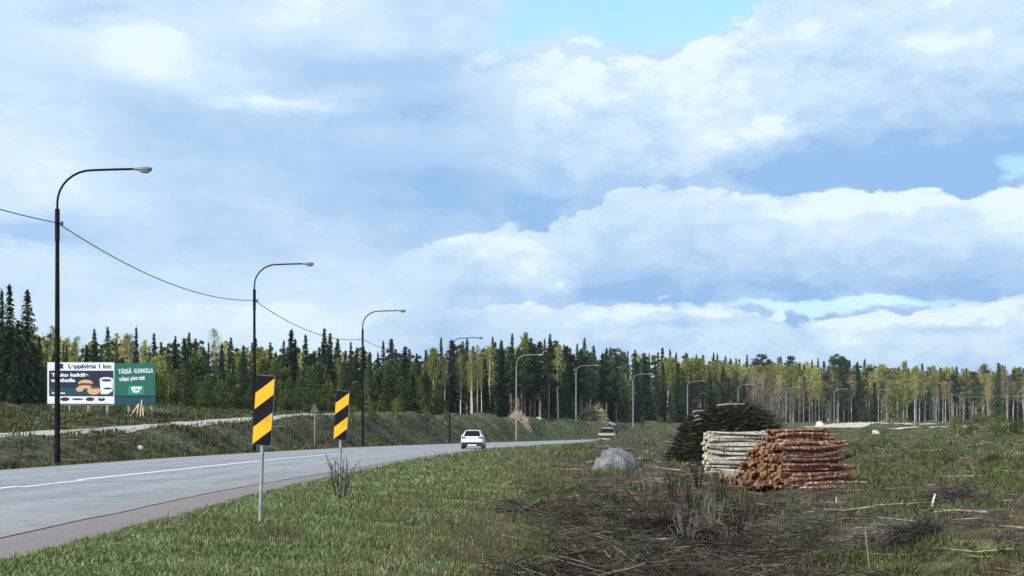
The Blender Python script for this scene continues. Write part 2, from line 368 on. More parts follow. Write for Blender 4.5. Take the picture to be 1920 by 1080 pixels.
# ------------------------------------------------------------------ ground sheet
def ground_mat():
    m, N, b = mat('ground_soil_and_grass', .95, .1)
    geo = N.node('ShaderNodeNewGeometry'); P = geo.outputs['Position']
    at = N.node('ShaderNodeAttribute'); at.attribute_name = 'zone'
    sp = N.node('ShaderNodeSeparateColor'); N.l.new(at.outputs['Color'], sp.inputs[0])
    gr, br, dr = sp.outputs[0], sp.outputs[1], sp.outputs[2]
    n1 = N.noise(P, .35, 5, .6); n2 = N.noise(P, 2.2, 5, .65); n3 = N.noise(P, 14, 4, .7)
    green = N.mix(N.smooth(n2, .3, .7), C(.045, .072, .030), C(.115, .160, .062))
    green = N.mix(N.smooth(n3, .5, .75), green, C(.12, .15, .07))
    dry = N.mix(N.smooth(n2, .3, .7), C(.085, .075, .045), C(.19, .165, .10))
    soil = N.mix(N.smooth(n2, .35, .65), C(.036, .030, .023), C(.125, .100, .078))
    soil = N.mix(N.smooth(n3, .56, .72), soil, C(.24, .20, .16))
    moss = N.mix(N.smooth(n2, .35, .7), C(.055, .078, .032), C(.19, .20, .09))
    brown = N.mix(N.smooth(N.m('ADD', N.m('MULTIPLY', n1, .6), N.m('MULTIPLY', n2, .4)), .46, .53), soil, moss)
    c = N.mix(gr, moss, green)
    c = N.mix(dr, c, dry); c = N.mix(br, c, brown)
    c = N.mix(N.m('MULTIPLY', at.outputs['Alpha'], N.smooth(N.m('ADD', N.m('MULTIPLY', n1, .4), N.m('MULTIPLY', n2, .6)), .34, .50)), c, soil)
    N.l.new(c, b.inputs['Base Color'])
    bump(N, b, N.m('ADD', n2, N.m('MULTIPLY', n3, .5)), 1.0, .22)
    return m
def zones(X, Y):
    s, yc = lateral(X, Y)
    nz = fbm(X/2.6, Y/2.6, 4, 21)*5
    green = np.where(s > 0, 1-ss(11.2, 13.2, s+nz), .45)
    dry = np.where(s > 0, np.maximum(np.exp(-((s-12.0+nz*.7)/1.9)**2)*.8, .75*ss(.08, .22, fbm(X/1.9, Y/1.9, 4, 35))), ss(.02, .2, fbm(X/4, Y/4, 3, 33))*.6)
    clear = np.where(s > 0, ss(12.0, 14.5, s+nz), .55*ss(-.05, .2, fbm(X/5, Y/5, 3, 44))+.5*ss(7.5, 9.5, -s)*(1-ss(13.2, 14.4, -s)))
    far = ss(70, 130, Y); clear = clear*(1-.35*far); green = green*(1-.4*far)
    dry = np.where((s < 0) & (Y > 60), np.maximum(dry, .8*ss(12.5, 15, -s)*(1-ss(19, 23, -s))), dry)
    green = np.where(s < 0, green*(1-.8*ss(7.5, 9, -s)*(1-ss(13.2, 14.6, -s))), green)
    return green, np.clip(clear, 0, 1), dry
def soilmask(X, Y, s): return ss(12.5, 14.5, s)*(1-ss(20, 27, s+fbm(X/6, Y/6, 3, 61)*12))*ss(24, 34, Y)*(1-ss(120, 175, Y))
def build_ground():
    O = np.array([0., -40.])
    ang = np.radians(np.concatenate([np.linspace(-100, -32, 60), np.linspace(-32, 32, 560)[1:-1], np.linspace(32, 100, 60)]))
    r = [25.]
    while r[-1] < 6000: r.append(r[-1]*(1.0040 if r[-1] < 300 else 1.02))
    r = np.array(r)
    A_, R_ = np.meshgrid(ang, r, indexing='ij')
    X = O[0]+np.sin(A_)*R_; Y = O[1]+np.cos(A_)*R_
    Z = ground(X.ravel(), Y.ravel())
    V = np.stack([X.ravel(), Y.ravel(), Z], 1)
    na, nr = len(ang), len(r); idx = np.arange(na*nr).reshape(na, nr)
    f = np.stack([idx[:-1,:-1], idx[:-1,1:], idx[1:,1:], idx[1:,:-1]], -1).reshape(-1, 4)[:, ::-1]
    me = np_mesh('ground', V, [f], ground_mat(), smooth=True)
    g, c, d = zones(X.ravel(), Y.ravel())
    s_, _ = lateral(X.ravel(), Y.ravel()); XX, YY = X.ravel(), Y.ravel()
    soil = soilmask(XX, YY, s_)
    soil = np.maximum(soil, ss(8.2, 9.6, -s_)*(1-ss(12.6, 14.4, -s_))*.35*(1-ss(150, 230, YY)))
    a = me.color_attributes.new('zone', 'FLOAT_COLOR', 'POINT')
    a.data.foreach_set('color', np.stack([g, c, d, soil], 1).astype(np.float32).ravel())
    tag(link('ground', me), kind='structure')
build_ground()

# ------------------------------------------------------------------ road, shoulder, tracks
def asphalt():
    m, N, b = mat('worn_asphalt', .85, .3)
    P = N.node('ShaderNodeNewGeometry').outputs['Position']
    lat = N.node('ShaderNodeAttribute'); lat.attribute_name = 'lat'; L = lat.outputs['Fac']
    n1 = N.noise(P, .18, 5, .65); n2 = N.noise(P, 60, 3, .8); n3 = N.noise(P, 2.2, 6, .72); n5 = N.noise(P, 9, 5, .75)
    c = N.mix(N.smooth(n1, .3, .7), C(.205, .213, .228), C(.285, .292, .305))
    wob = N.m('ADD', L, N.m('MULTIPLY', N.m('SUBTRACT', n1, .5), 1.2))
    tr = None
    for q in (-4.6, -2.9, 1.4, 3.1):                # wheel tracks, polished paler
        e = N.m('DIVIDE', N.m('SUBTRACT', wob, q), .42); e = N.m('EXPONENT', N.m('MULTIPLY', N.m('MULTIPLY', e, e), -1.0)); tr = e if tr is None else N.m('ADD', tr, e)
    c = N.mix(N.m('MULTIPLY', tr, .65), c, C(.33, .335, .34))
    c = N.mix(N.m('MULTIPLY', N.smooth(n2, .35, .75), .5), c, C(.40, .40, .40))
    c = N.mix(N.m('MULTIPLY', N.smooth(n3, .50, .66), .6), c, C(.155, .16, .165))
    c = N.mix(N.m('MULTIPLY', N.smooth(n5, .55, .72), .35), c, C(.42, .42, .415))
    vor = N.node('ShaderNodeTexVoronoi', feature='DISTANCE_TO_EDGE'); wv = N.node('ShaderNodeVectorMath', operation='ADD'); N.l.new(P, wv.inputs[0])
    sc = N.node('ShaderNodeCombineXYZ'); N.put(sc.inputs[0], N.m('MULTIPLY', n3, 1.6)); N.put(sc.inputs[1], N.m('MULTIPLY', n5, .5)); N.l.new(sc.outputs[0], wv.inputs[1])
    N.l.new(wv.outputs[0], vor.inputs['Vector']); vor.inputs['Scale'].default_value = .22
    crack = N.m('SUBTRACT', 1, N.smooth(vor.outputs['Distance'], .002, .010))
    c = N.mix(N.m('MULTIPLY', crack, .55), c, C(.07, .07, .07))
    edge = N.smooth(L, 4.0, 5.6); c = N.mix(N.m('MULTIPLY', edge, N.smooth(n3, .35, .6)), c, C(.27, .245, .225))
    N.l.new(c, b.inputs['Base Color']); bump(N, b, N.m('ADD', n2, n5), .35, .006)
    return m
M['asphalt'] = asphalt()
M['shoulder'] = mottled('pinkish_gravel', (.21, .175, .165), (.33, .285, .27), 26, .95, .15, .006, detail=8, lo=.25, hi=.8)
M['gravel'] = mottled('pale_track_gravel', (.30, .28, .26), (.50, .47, .43), 3, .95, .1, .01, detail=8)
M['sand'] = mottled('pale_sandy_gravel', (.46, .40, .30), (.68, .60, .47), 1, .95, .1, .01, detail=8)
M['paint'] = mottled('worn_road_paint', (.72, .76, .80), (.88, .90, .92), 12, .6, .3)
def at_s(c, s):
    """world point at running distance c and lateral offset s"""
    i = int(np.clip(np.searchsorted(CUM, c)-1, 0, len(SEG)-1)); t = (c-CUM[i])/SL[i]
    p = CL[i]+SEG[i]*t; d = SEG[i]/SL[i]; n = np.array([d[1], -d[0]])
    q = p+n*s; return q[0], q[1], float(np.interp(p[1], *ZRY)), d
def run_at_Y(Y): return float(np.interp(Y, CL[:,1], CUM))
def ribbon(name, c0, c1, sl, sr, dz, m, step=1.0, kind='structure', jitter=0.0, sink=0.0):
    cs = np.arange(c0, c1, step); V = []; F_ = []; LA = []
    for i, c in enumerate(cs):
        a = sl(c) if callable(sl) else sl; b_ = sr(c) if callable(sr) else sr
        if jitter: b_ += jitter*(float(vnoise(np.array([c*.9]), np.array([3.]), 5)[0])-.5)+.4*jitter*(float(vnoise(np.array([c*3.1]), np.array([7.]), 6)[0])-.5)
        for q, dd in ((a, 0), (b_-.12 if sink else (a+b_)/2, 0), (b_, sink)):
            x, y, z, _ = at_s(c, q); V.append((x, y, z+dz-dd)); LA.append(q)
        if i:
            for k in (0, 1): F_.append((3*i-3+k, 3*i-2+k, 3*i+1+k, 3*i+k))
    me = np_mesh(name, V, [np.array(F_)], m)
    at = me.attributes.new('lat', 'FLOAT', 'POINT'); at.data.foreach_set('value', np.array(LA, np.float32))
    o = link(name, me)
    return tag(o, kind=kind) if kind else o
cE = CUM[-1]-1
ar = lambda c: float(np.interp(c, [run_at_Y(10), run_at_Y(25), run_at_Y(40), run_at_Y(60)], [5.25, 5.25, 5.6, 5.9]))
ribbon('road', 1, cE, -6.0, ar, .0, M['asphalt'], .8, jitter=.10)
ribbon('road_shoulder', 1, cE, 4.6, 6.35, -.012, M['shoulder'], .25, jitter=.40, sink=.045)
mk = MB()
def mark(Y0, Y1, s, w=.13):
    c0, c1 = run_at_Y(Y0), run_at_Y(Y1); n = max(2, int((c1-c0)/1.0)); pts = []
    for k in range(n+1):
        c = c0+(c1-c0)*k/n
        for q in (s-w/2, s+w/2):
            x, y, z, _ = at_s(c, q); pts.append((x, y, z+.005))
    mk.add(pts, [(2*k, 2*k+1, 2*k+3, 2*k+2) for k in range(n)])
mark(8, 31.2, -.14, .2); mark(30.7, 34.8, .12, .2); mark(35.0, 74, -.12, .24)
for k in range(14): mark(78+k*12, 82+k*12, -.05)
tag(mk.build('road_marking', M['paint']), kind='structure')

def draped(name, pix, width, m, dz=.03, kind='structure'):
    """a track laid over the ground through the given points"""
    P = np.array([[p.x, p.y] for p in pix]); P = catmull(P, 14); V = []; F_ = []
    for i, p in enumerate(P):
        d = P[min(i+1, len(P)-1)]-P[max(i-1, 0)]; d = d/np.hypot(*d); n = np.array([d[1], -d[0]])
        w = width(i/len(P)) if callable(width) else width
        for j in range(5):
            q = p+n*w*(j/4-.5); V.append((q[0], q[1], 0))
        if i:
            for j in range(4): F_.append((5*i-5+j, 5*i-4+j, 5*i+1+j, 5*i+j))
    V = np.array(V); V[:, 2] = ground(V[:,0], V[:,1])+dz
    return tag(link(name, np_mesh(name, V, [np.array(F_)], m, smooth=True)), kind=kind)
trk = [at_s(run_at_Y(q), -15.8-(max(q-112, 0)/18)**2)[:2] for q in (30, 42, 54, 66, 78, 90, 102, 114, 126, 138, 150)]
draped('gravel_track', [Vector((x, y, 0)) for x, y in trk], lambda f: 4.4 if f < .6 else 4.4-6*(f-.6), M['gravel'], .05)

# ------------------------------------------------------------------ trees
def tube_np(pts, rad, n=6):
    mb = MB(); mb.tube(pts, rad, n); return mb
def diamonds(Cn, A_, B_):
    n = len(Cn); V = np.empty((n, 4, 3)); V[:,0] = Cn+A_; V[:,1] = Cn+B_; V[:,2] = Cn-A_; V[:,3] = Cn-B_
    return V.reshape(-1, 3), np.arange(4*n).reshape(n, 4)
def unit(v): return v/np.maximum(np.linalg.norm(v, axis=-1, keepdims=True), 1e-9)
def merge(parts):
    """[(V,F,mi)] -> V, faces by size, material index"""
    Vs = []; Fq = []; Ft = []; mq = []; mt = []; b = 0
    for V, Fc, mi in parts:
        Vs.append(V); (Fq if Fc.shape[1] == 4 else Ft).append(Fc+b); (mq if Fc.shape[1] == 4 else mt).append(np.full(len(Fc), mi)); b += len(V)
    V = np.concatenate(Vs); faces = []; mi = []
    if Fq: faces.append(np.concatenate(Fq)); mi.append(np.concatenate(mq))
    if Ft: faces.append(np.concatenate(Ft)); mi.append(np.concatenate(mt))
    return V, faces, np.concatenate(mi)
def sticks(P0, P1, r, n=3, taper=.35):
    """thin three-sided rods from P0 to P1"""
    d = unit(P1-P0); up = np.tile([0., 0., 1.], (len(P0), 1)); up[np.abs(d[:,2]) > .9] = [1., 0., 0.]
    a = unit(np.cross(d, up)); b = np.cross(d, a); r = np.broadcast_to(np.asarray(r, float), (len(P0),))[:, None]
    V = np.empty((len(P0), 2*n, 3))
    for k in range(n):
        t = 2*math.pi*k/n; o = a*math.cos(t)+b*math.sin(t); V[:,k] = P0+o*r; V[:,n+k] = P1+o*r*taper
    base = (np.arange(len(P0))*2*n)[:, None]
    f = np.concatenate([base+np.array([k, (k+1) % n, n+(k+1) % n, n+k]) for k in range(n)])
    return V.reshape(-1, 3), f
def spruce_mesh(seed, H=10., Rb=1.7, low=.06, whorls=58, narrow=.85, needles=M['spruce'], size=1.0, bare=.0, lush=1.0):
    g = np.random.default_rng(seed); Cn = []; Aa = []; Bb = []; tw0 = []; tw1 = []
    for w in range(whorls):
        f = (w+g.uniform(-.4, .4))/whorls; f = min(max(f, 0), .995); z = H*(low+(1-low)*f)
        rr = Rb*((1-f)**narrow)*(.95+.10*math.sin(w*1.9+seed))+.04
        if f < .12: rr *= .65+2.9*f
        nb = int(6+5*(1-f)); ph = g.uniform(0, 6.28)
        for k in range(nb):
            if g.random() < bare: continue
            a = ph+6.283*k/nb+g.normal(0, .25); L = rr*g.uniform(.72, 1.14); slope = .35*(f-.55)-.12+g.normal(0, .08)
            m = max(3, int(L*5.5*lush)); t = (np.arange(m)+g.random(m))/m; t = t**.8
            droop = -.22*L*t*t + .10*L*np.clip(t-.8, 0, 1)
            px = np.cos(a)*L*t; py = np.sin(a)*L*t; pz = z+L*slope*t+droop
            c = np.stack([px, py, pz], 1)+g.normal(0, .05*size, (m, 3))
            d = unit(np.array([np.cos(a), np.sin(a), slope-.35]) + g.normal(0, .35, (m, 3)))
            s = unit(np.cross(d, np.array([0, 0, 1.]))+g.normal(0, .45, (m, 3)))
            ln = (.19+.10*g.random(m))*size; wd = (.065+.05*g.random(m))*size
            Cn.append(c); Aa.append(d*ln[:, None]); Bb.append(s*wd[:, None])
            tw0.append([0, 0, z]); tw1.append([px[-1]*.8, py[-1]*.8, z+L*slope*.8-.14*L])
    V, Fq = diamonds(np.concatenate(Cn), np.concatenate(Aa), np.concatenate(Bb))
    V2, F2 = sticks(np.array(tw0, float), np.array(tw1, float), .022)
    # leading shoot
    V3, F3 = diamonds(np.array([[0, 0, H*.985], [0, 0, H*.97]]), np.array([[0, 0, H*.035]]*2), np.array([[.035, 0, 0], [0, .035, 0]]))
    Vm, fs, mi = merge([(V, Fq, 0), (V2, F2, 1), (V3, F3, 0)])
    crown = np_mesh('spruce_crown', Vm, fs, [needles, M['bark']], mi)
    mb = MB(); lean = g.normal(0, .05, 2)
    mb.tube([(0, 0, -.3), (lean[0]*.2, lean[1]*.2, H*.35), (0, 0, H*.97)], [.021*H*.62, .015*H*.62, .012], 7)
    return crown, mb.mesh('spruce_trunk', M['bark'] if low < .2 else M['pinebark'])
def birch_mesh(seed, H=12., Rc=1.7, low=.42, leaves=M['birch'], n_l=3200, leaf=.135, bark=None, weep=.5, stems=1):
    g = np.random.default_rng(seed); bark = bark or M['birchbark']; P0 = []; P1 = []; Rr = []; Cn = []; Aa = []; Bb = []
    mb = MB()
    for st in range(stems):
        bend = g.normal(0, .25, (5, 2))*np.linspace(0, 1, 5)[:, None]; off = (g.normal(0, .35, 2) if st else np.zeros(2)); hh = H*(1 if st == 0 else g.uniform(.75, .95))
        spread = off*2.2
        pts = [(off[0]+spread[0]*i/4+bend[i,0]*.5, off[1]+spread[1]*i/4+bend[i,1]*.5, hh*.97*i/4-(.3 if i == 0 else 0)) for i in range(5)]
        mb.tube(pts, [.0105*H, .0088*H, .0068*H, .004*H, .0012*H], 6)
        pa = np.array(pts); nl = int(44)
        for k in range(nl):
            f = low+(1-low)*(k+g.random())/nl*.97; z = hh*f; i = min(int(f*4/.97), 3); u = f*4/.97-i
            b0 = pa[i]*(1-u)+pa[i+1]*u; a = g.uniform(0, 6.28); q = (f-low)/(1-low)
            L = Rc*(.35+1.25*math.sin(math.pi*min(q*.80+.18, 1)))*g.uniform(.6, 1.15)*.8
            e = b0+np.array([math.cos(a)*L*.75, math.sin(a)*L*.75, L*g.uniform(.45, 1.0)])
            P0.append(b0); P1.append(e); Rr.append(.018)
            m = max(4, int(n_l/nl/stems)); t = g.random(m)**.6
            c = b0+(e-b0)*t[:, None]; c = c+g.normal(0, 1, (m, 3))*np.array([.22, .22, .26])*L*.8
            c[:, 2] -= np.abs(g.normal(0, 1, m))*weep*L*.55*t
            d = unit(g.normal(0, 1, (m, 3))+np.array([0, 0, -weep])); s = unit(np.cross(d, g.normal(0, 1, (m, 3))))
            ln = leaf*g.uniform(.7, 1.5, m)
            Cn.append(c); Aa.append(d*ln[:, None]); Bb.append(s*(ln*.55)[:, None])
    V, Fq = diamonds(np.concatenate(Cn), np.concatenate(Aa), np.concatenate(Bb))
    V2, F2 = sticks(np.array(P0), np.array(P1), np.array(Rr))
    Vm, fs, mi = merge([(V, Fq, 0), (V2, F2, 1)])
    return np_mesh('birch_crown', Vm, fs, [leaves, M['bark']], mi), mb.mesh('birch_trunk', bark)
def bare_mesh(seed, H=10., Rc=1.6, low=.15, n=900, m_=None, bark=None):
    """leafless crown: fans of fine rising twigs"""
    g = np.random.default_rng(seed); P0 = []; P1 = []; Rr = []
    for k in range(46):
        f = low+(1-low)*g.random()*.9; a = g.uniform(0, 6.28); q = (f-low)/(1-low); L = Rc*(1.15-.7*q)*g.uniform(.6, 1.2)
        b0 = np.array([0, 0, H*f]); e = b0+np.array([math.cos(a)*L*.7, math.sin(a)*L*.7, L*.9]); P0.append(b0); P1.append(e); Rr.append(.022)
        for j in range(n//46):
            t = g.uniform(.2, 1); p = b0+(e-b0)*t; d = unit((e-b0)*.5+g.normal(0, .5, 3)*L+np.array([0, 0, .45*L])); P0.append(p); P1.append(p+d*g.uniform(.35, .95)); Rr.append(.011)
    V, Fc = sticks(np.array(P0), np.array(P1), np.array(Rr))
    mb = MB(); mb.tube([(0, 0, -.3), (.1, .05, H*.5), (0, 0, H*.97)], [.011*H, .008*H, .002*H], 6)
    return np_mesh('bare_crown', V, [Fc], m_ or M['bare']), mb.mesh('bare_trunk', bark or M['palebark'])
def pine_mesh(seed, H=12., Rc=1.9, low=.45, clumps=46, needles=M['pine'], round_=False, per=55):
    g = np.random.default_rng(seed); Cn = []; Aa = []; Bb = []; P0 = []; P1 = []
    for k in range(clumps):
        q = g.random(); f = low+(1-low)*q*.98; a = g.uniform(0, 6.28)
        prof = math.sin(math.pi*min(.22+.72*q, 1)) if not round_ else math.sqrt(max(0, 1-(2*q-.9)**2/1.25))
        r = Rc*prof*math.sqrt(g.random()); c0 = np.array([math.cos(a)*r, math.sin(a)*r, H*f])
        P0.append([0, 0, H*f-.35*r-.1]); P1.append(c0)
        cr = (.55 if not round_ else .7)*g.uniform(.7, 1.2)
        u = unit(g.normal(0, 1, (per, 3)))*(g.random((per, 1))**.45)*cr*np.array([1, 1, .62])
        d = unit(u+np.array([0, 0, .25])+g.normal(0, .25, (per, 3))); s = unit(np.cross(d, g.normal(0, 1, (per, 3))))
        Cn.append(c0+u); Aa.append(d*g.uniform(.14, .24, (per, 1))); Bb.append(s*g.uniform(.045, .08, (per, 1)))
    V, Fq = diamonds(np.concatenate(Cn), np.concatenate(Aa), np.concatenate(Bb))
    V2, F2 = sticks(np.array(P0, float), np.array(P1, float), .035)
    Vm, fs, mi = merge([(V, Fq, 0), (V2, F2, 1)])
    mb = MB(); b = g.normal(0, .12, 2)
    mb.tube([(0, 0, -.3), (b[0], b[1], H*.5), (0, 0, H*.95)], [.0125*H, .009*H, .003*H], 7)
    return np_mesh('pine_crown', Vm, fs, [needles, M['pinebark']], mi), mb.mesh('pine_trunk', M['pinebark'])
def young_mesh(seed, H=6., Rb=1.6, needles=None):
    """bushy young tree, foliage down to the ground in upturned tufts"""
    g = np.random.default_rng(seed); Cn = []; Aa = []; Bb = []
    for k in range(90):
        f = g.random()**1.15; z = H*(.06+.92*f); r = Rb*(1-f)**.65*math.sqrt(g.random())*g.uniform(.8, 1.1); a = g.uniform(0, 6.28)
        c0 = np.array([math.cos(a)*r, math.sin(a)*r, z]); m = 26
        u = unit(g.normal(0, 1, (m, 3)))*(g.random((m, 1))**.5)*.42
        d = unit(u*1.2+np.array([math.cos(a)*.4, math.sin(a)*.4, .7])+g.normal(0, .3, (m, 3))); s = unit(np.cross(d, g.normal(0, 1, (m, 3))))
        Cn.append(c0+u); Aa.append(d*g.uniform(.11, .2, (m, 1))); Bb.append(s*g.uniform(.04, .08, (m, 1)))
    V, Fq = diamonds(np.concatenate(Cn), np.concatenate(Aa), np.concatenate(Bb))
    mb = MB(); mb.tube([(0, 0, -.3), (0, 0, H*.95)], [.06, .015], 6)
    return np_mesh('young_crown', V, [Fq], needles or M['young']), mb.mesh('young_trunk', M['bark'])

LIB = {
 'spruce': [(10., spruce_mesh(100+i, Rb=rb, low=.05, narrow=nr, needles=M['spruce'])) for i, (rb, nr) in enumerate([(1.65, .85), (1.35, .95), (1.95, .8), (1.5, .75)])],
 'tallspruce': [(10., spruce_mesh(140+i, Rb=rb, low=lw, narrow=.7, whorls=44, needles=M['spruce'])) for i, (rb, lw) in enumerate([(1.15, .34), (1.3, .42), (1.0, .30)])],
 'greenspruce': [(10., spruce_mesh(160+i, Rb=1.6, low=.05, narrow=.8, needles=M['young'])) for i in range(2)],
 'pine': [(12., pine_mesh(200+i, Rc=rc, low=lw)) for i, (rc, lw) in enumerate([(1.9, .5), (1.6, .42), (2.1, .55)])],
 'birch': [(12., birch_mesh(300+i, Rc=rc, low=lw)) for i, (rc, lw) in enumerate([(1.6, .45), (1.3, .55), (1.9, .38)])],
 'budding': [(12., birch_mesh(330+i, Rc=rc, low=lw, leaves=M['budding'], n_l=2600, leaf=.12)) for i, (rc, lw) in enumerate([(1.4, .48), (1.1, .55)])],
 'wispy': [(12., birch_mesh(350+i, Rc=1.35, low=.45, leaves=lv, n_l=1300, leaf=.085, weep=.9)) for i, lv in enumerate([M['birch'], M['budding'], M['birch']])],
 'bare': [(10., bare_mesh(360+i, Rc=rc, low=.2)) for i, rc in enumerate([1.7, 1.3])],
 'young': [(6., young_mesh(400+i, Rb=rb)) for i, rb in enumerate([1.6, 1.3, 1.9])],
 'youngbirch': [(7., birch_mesh(430+i, H=7., Rc=1.5, low=.12, n_l=2800, leaf=.10, leaves=M['bush'], stems=2)) for i in range(2)],
}
NAMES = dict(spruce='spruce_tree', tallspruce='spruce_tree', greenspruce='young_spruce', pine='pine_tree', birch='birch_tree', budding='birch_tree', wispy='birch_tree', bare='bare_tree', young='young_pine', youngbirch='young_birch')
CATS = dict(spruce='spruce', tallspruce='spruce', greenspruce='spruce', pine='pine', birch='birch', budding='birch', wispy='birch', bare='bare tree', young='young pine', youngbirch='young birch')
NT_COUNT = {}
def plant(kind, x, y, h, label, group=None, wide=1.0, variant=None, name=None):
    Hr, (cr, tr) = LIB[kind][variant if variant is not None else random.randrange(len(LIB[kind]))]
    s = h/Hr; w = s*wide
    o = empty(name or NAMES[kind], (x, y, gz(x, y)-.05), random.uniform(0, 6.28), label, CATS[kind], group)
    o.scale = (w, w, s)
    link('trunk', tr, o); link('crown', cr, o)
    NT_COUNT[kind] = NT_COUNT.get(kind, 0)+1
    return o
# silhouette heights of the forest edge (photo rows) and the distance of its front
SIL = ([-900, 0, 60, 90, 150, 230, 300, 360, 430, 480, 520, 620, 700, 790, 845, 900, 960, 1010, 1060, 1100, 1160, 1200, 1300, 1400, 1500, 1600, 1700, 1800, 1900, 3000],
       [620, 590, 600, 612, 634, 620, 638, 626, 632, 646, 638, 632, 645, 650, 646, 643, 634, 632, 638, 648, 655, 654, 660, 668, 673, 676, 679, 682, 686, 690])
FRONT = ([-900, 0, 100, 300, 600, 800, 900, 1000, 1100, 1170, 1200, 1300, 1400, 1500, 1600, 1700, 1900, 3000],
         [120, 118, 126, 140, 165, 196, 212, 232, 262, 290, 330, 372, 402, 428, 452, 478, 520, 700])
def sil(px): return float(np.interp(px, *SIL))
def front(px): return float(np.interp(px, *FRONT))
def tree_at(kind, px, top, Y, label, group=None, wide=1.0, variant=None, name=None):
    x = (px-960)/F*Y; h = zpix(top, Y)-gz(x, Y)
    return plant(kind, x, Y, h, label, group, wide, variant, name)
rr = random.Random(5)
# --- single trees one can pick out
tree_at('spruce', 3, 543, 121, 'tall dark spruce cut by the left edge of the photo', wide=.8, variant=1)
tree_at('spruce', 18, 533, 119, 'tallest dark spruce, its tip the highest of the whole tree line', wide=.85, variant=0)
tree_at('spruce', 51, 541, 117, 'tall dark spruce nearest the billboard, right of the tallest tip', wide=.95, variant=2)
tree_at('spruce', 33, 600, 114, 'lower dark spruce between the tall spruces at the far left', wide=1.0, variant=3)
tree_at('spruce', 847, 636, 215, 'broad dark conical spruce with branches down to the bank, left of the bare white trunks', wide=1.35, variant=2)
tree_at('birch', 812, 654, 205, 'yellow-green birch standing left of the broad conical spruce', wide=.8, variant=1)
tree_at('birch', 834, 668, 207, 'narrow yellow-green birch touching the left side of the broad conical spruce', wide=.6, variant=1)
for px, top, lb in ((883, 655, 'slim leaning birch, left of the three white trunks behind the white car'), (895, 646, 'slim straight birch, middle of the three white trunks behind the white car'), (903, 664, 'slim birch, right of the three white trunks behind the white car')):
    tree_at('wispy', px, top, 208, lb, wide=.7, variant=0)
tree_at('birch', 985, 626, 240, 'tall bright yellow-green birch rising above the dark spruces behind the fifth lamp', wide=.6, variant=1)
LIB['bigpine'] = [(12., pine_mesh(250, H=12., Rc=2.6, low=.30, clumps=90, round_=True, per=70))]; NAMES['bigpine'] = 'pine_tree'; CATS['bigpine'] = 'pine'
tree_at('bigpine', 1572, 664, 445, 'big dark round-headed pine standing above the far birches')
tree_at('spruce', 1872, 680, 500, 'tall black pointed spruce near the right edge, among pale birch trunks', wide=1.0, variant=0)
tree_at('spruce', 1812, 690, 530, 'dark spruce tip left of the tall black pointed spruce', wide=.8, variant=1)
for px, top, Y, w in ((1640, 716, 445, 1.5), (1618, 722, 450, 1.4)):
    tree_at('spruce', px, top, Y, 'low dark spruce behind the lamp at the far gravel road, %s of two' % ('right' if px > 1630 else 'left'), wide=w)
tree_at('birch', 1700, 700, 440, 'full light-green birch leafed down to the ground above the far gravel road', wide=1.25, variant=2)
tree_at('youngbirch', 1683, 728, 432, 'pale green young birch spreading beside the full light-green birch', wide=1.2)
# --- forest rows: back row keeps the silhouette, front rows are lower
G = {}
def lab(kind, px, where):
    desc = dict(spruce='dark pointed spruce', tallspruce='dark spruce with a bare lower trunk', greenspruce='green young spruce', pine='dark pine with bare lower trunk', birch='yellow-green birch with a pale trunk',
                budding='brownish budding birch with a pale trunk', wispy='thin yellow-green birch with sparse crown', bare='grey leafless birch', young='bushy green young pine', youngbirch='light green young birch')[kind]
    reg = ('behind the billboard' if px < 300 else 'in the forest behind the hazard markers' if px < 660 else 'in the forest left of the white car' if px < 850 else
           'in the dark stand behind the vehicles' if px < 1165 else 'in the far forest left of the brush heap' if px < 1300 else 'in the far forest above the log piles' if px < 1600 else 'in the far forest above the clearing')
    return '%s %s' % (desc, reg), '%s trees %s' % (CATS[kind], reg)
def row(x0, x1, step, dY, kinds, dtop, jit, where, wide=1.0):
    px = x0
    while px < x1:
        k = rr.choices([a for a, b in kinds], [b for a, b in kinds])[0]; p = px+rr.uniform(-.35, .35)*step
        Y = front(p)+dY+rr.uniform(-5, 5); wk = .90 if k in ('spruce', 'tallspruce') else 1.0; top = sil(p)+dtop+rr.uniform(-jit*.6, jit*1.05); l, g_ = lab(k, p, where)
        tree_at(k, p, top, Y, l, g_, wide*wk*rr.choice([.75, .9, 1.0, 1.15, 1.4])); px += step*rr.uniform(.75, 1.25)
row(70, 300, 17, 18, [('spruce', 5), ('pine', 1), ('wispy', 1)], 0, 26, 'back', .9)
row(60, 300, 21, 6, [('spruce', 3), ('birch', 1), ('pine', 1), ('young', 2), ('greenspruce', 2)], 48, 22, 'middle', 1.1)
row(290, 850, 12, 34, [('spruce', 9), ('birch', 1), ('wispy', 1)], -2, 28, 'back', .95)
row(295, 840, 20, 16, [('pine', 2), ('greenspruce', 4), ('birch', 1), ('wispy', 1.5), ('young', 5), ('spruce', 2)], 40, 22, 'middle', 1.2)
row(298, 830, 19, 1, [('young', 8), ('youngbirch', 1), ('greenspruce', 3)], 64, 32, 'front', 1.45)
row(856, 1165, 12, 28, [('spruce', 6), ('tallspruce', 3)], -3, 18, 'back', .9)
row(862, 1165, 16, 12, [('tallspruce', 5), ('pine', 2), ('spruce', 2)], 10, 18, 'middle', 1.1)
row(862, 1160, 20, 2, [('tallspruce', 5), ('pine', 2), ('wispy', 1), ('spruce', 2)], 20, 22, 'front', 1.25)
row(1165, 1640, 13, 52, [('spruce', 6), ('pine', 1)], 0, 9, 'back', .85)
row(1160, 1400, 14, 6, [('greenspruce', 4), ('spruce', 6), ('birch', 1), ('pine', 2)], 30, 22, 'front', 1.2)
row(1250, 1560, 12, 30, [('birch', 9), ('spruce', 1)], 18, 9, 'middle', 1.15)
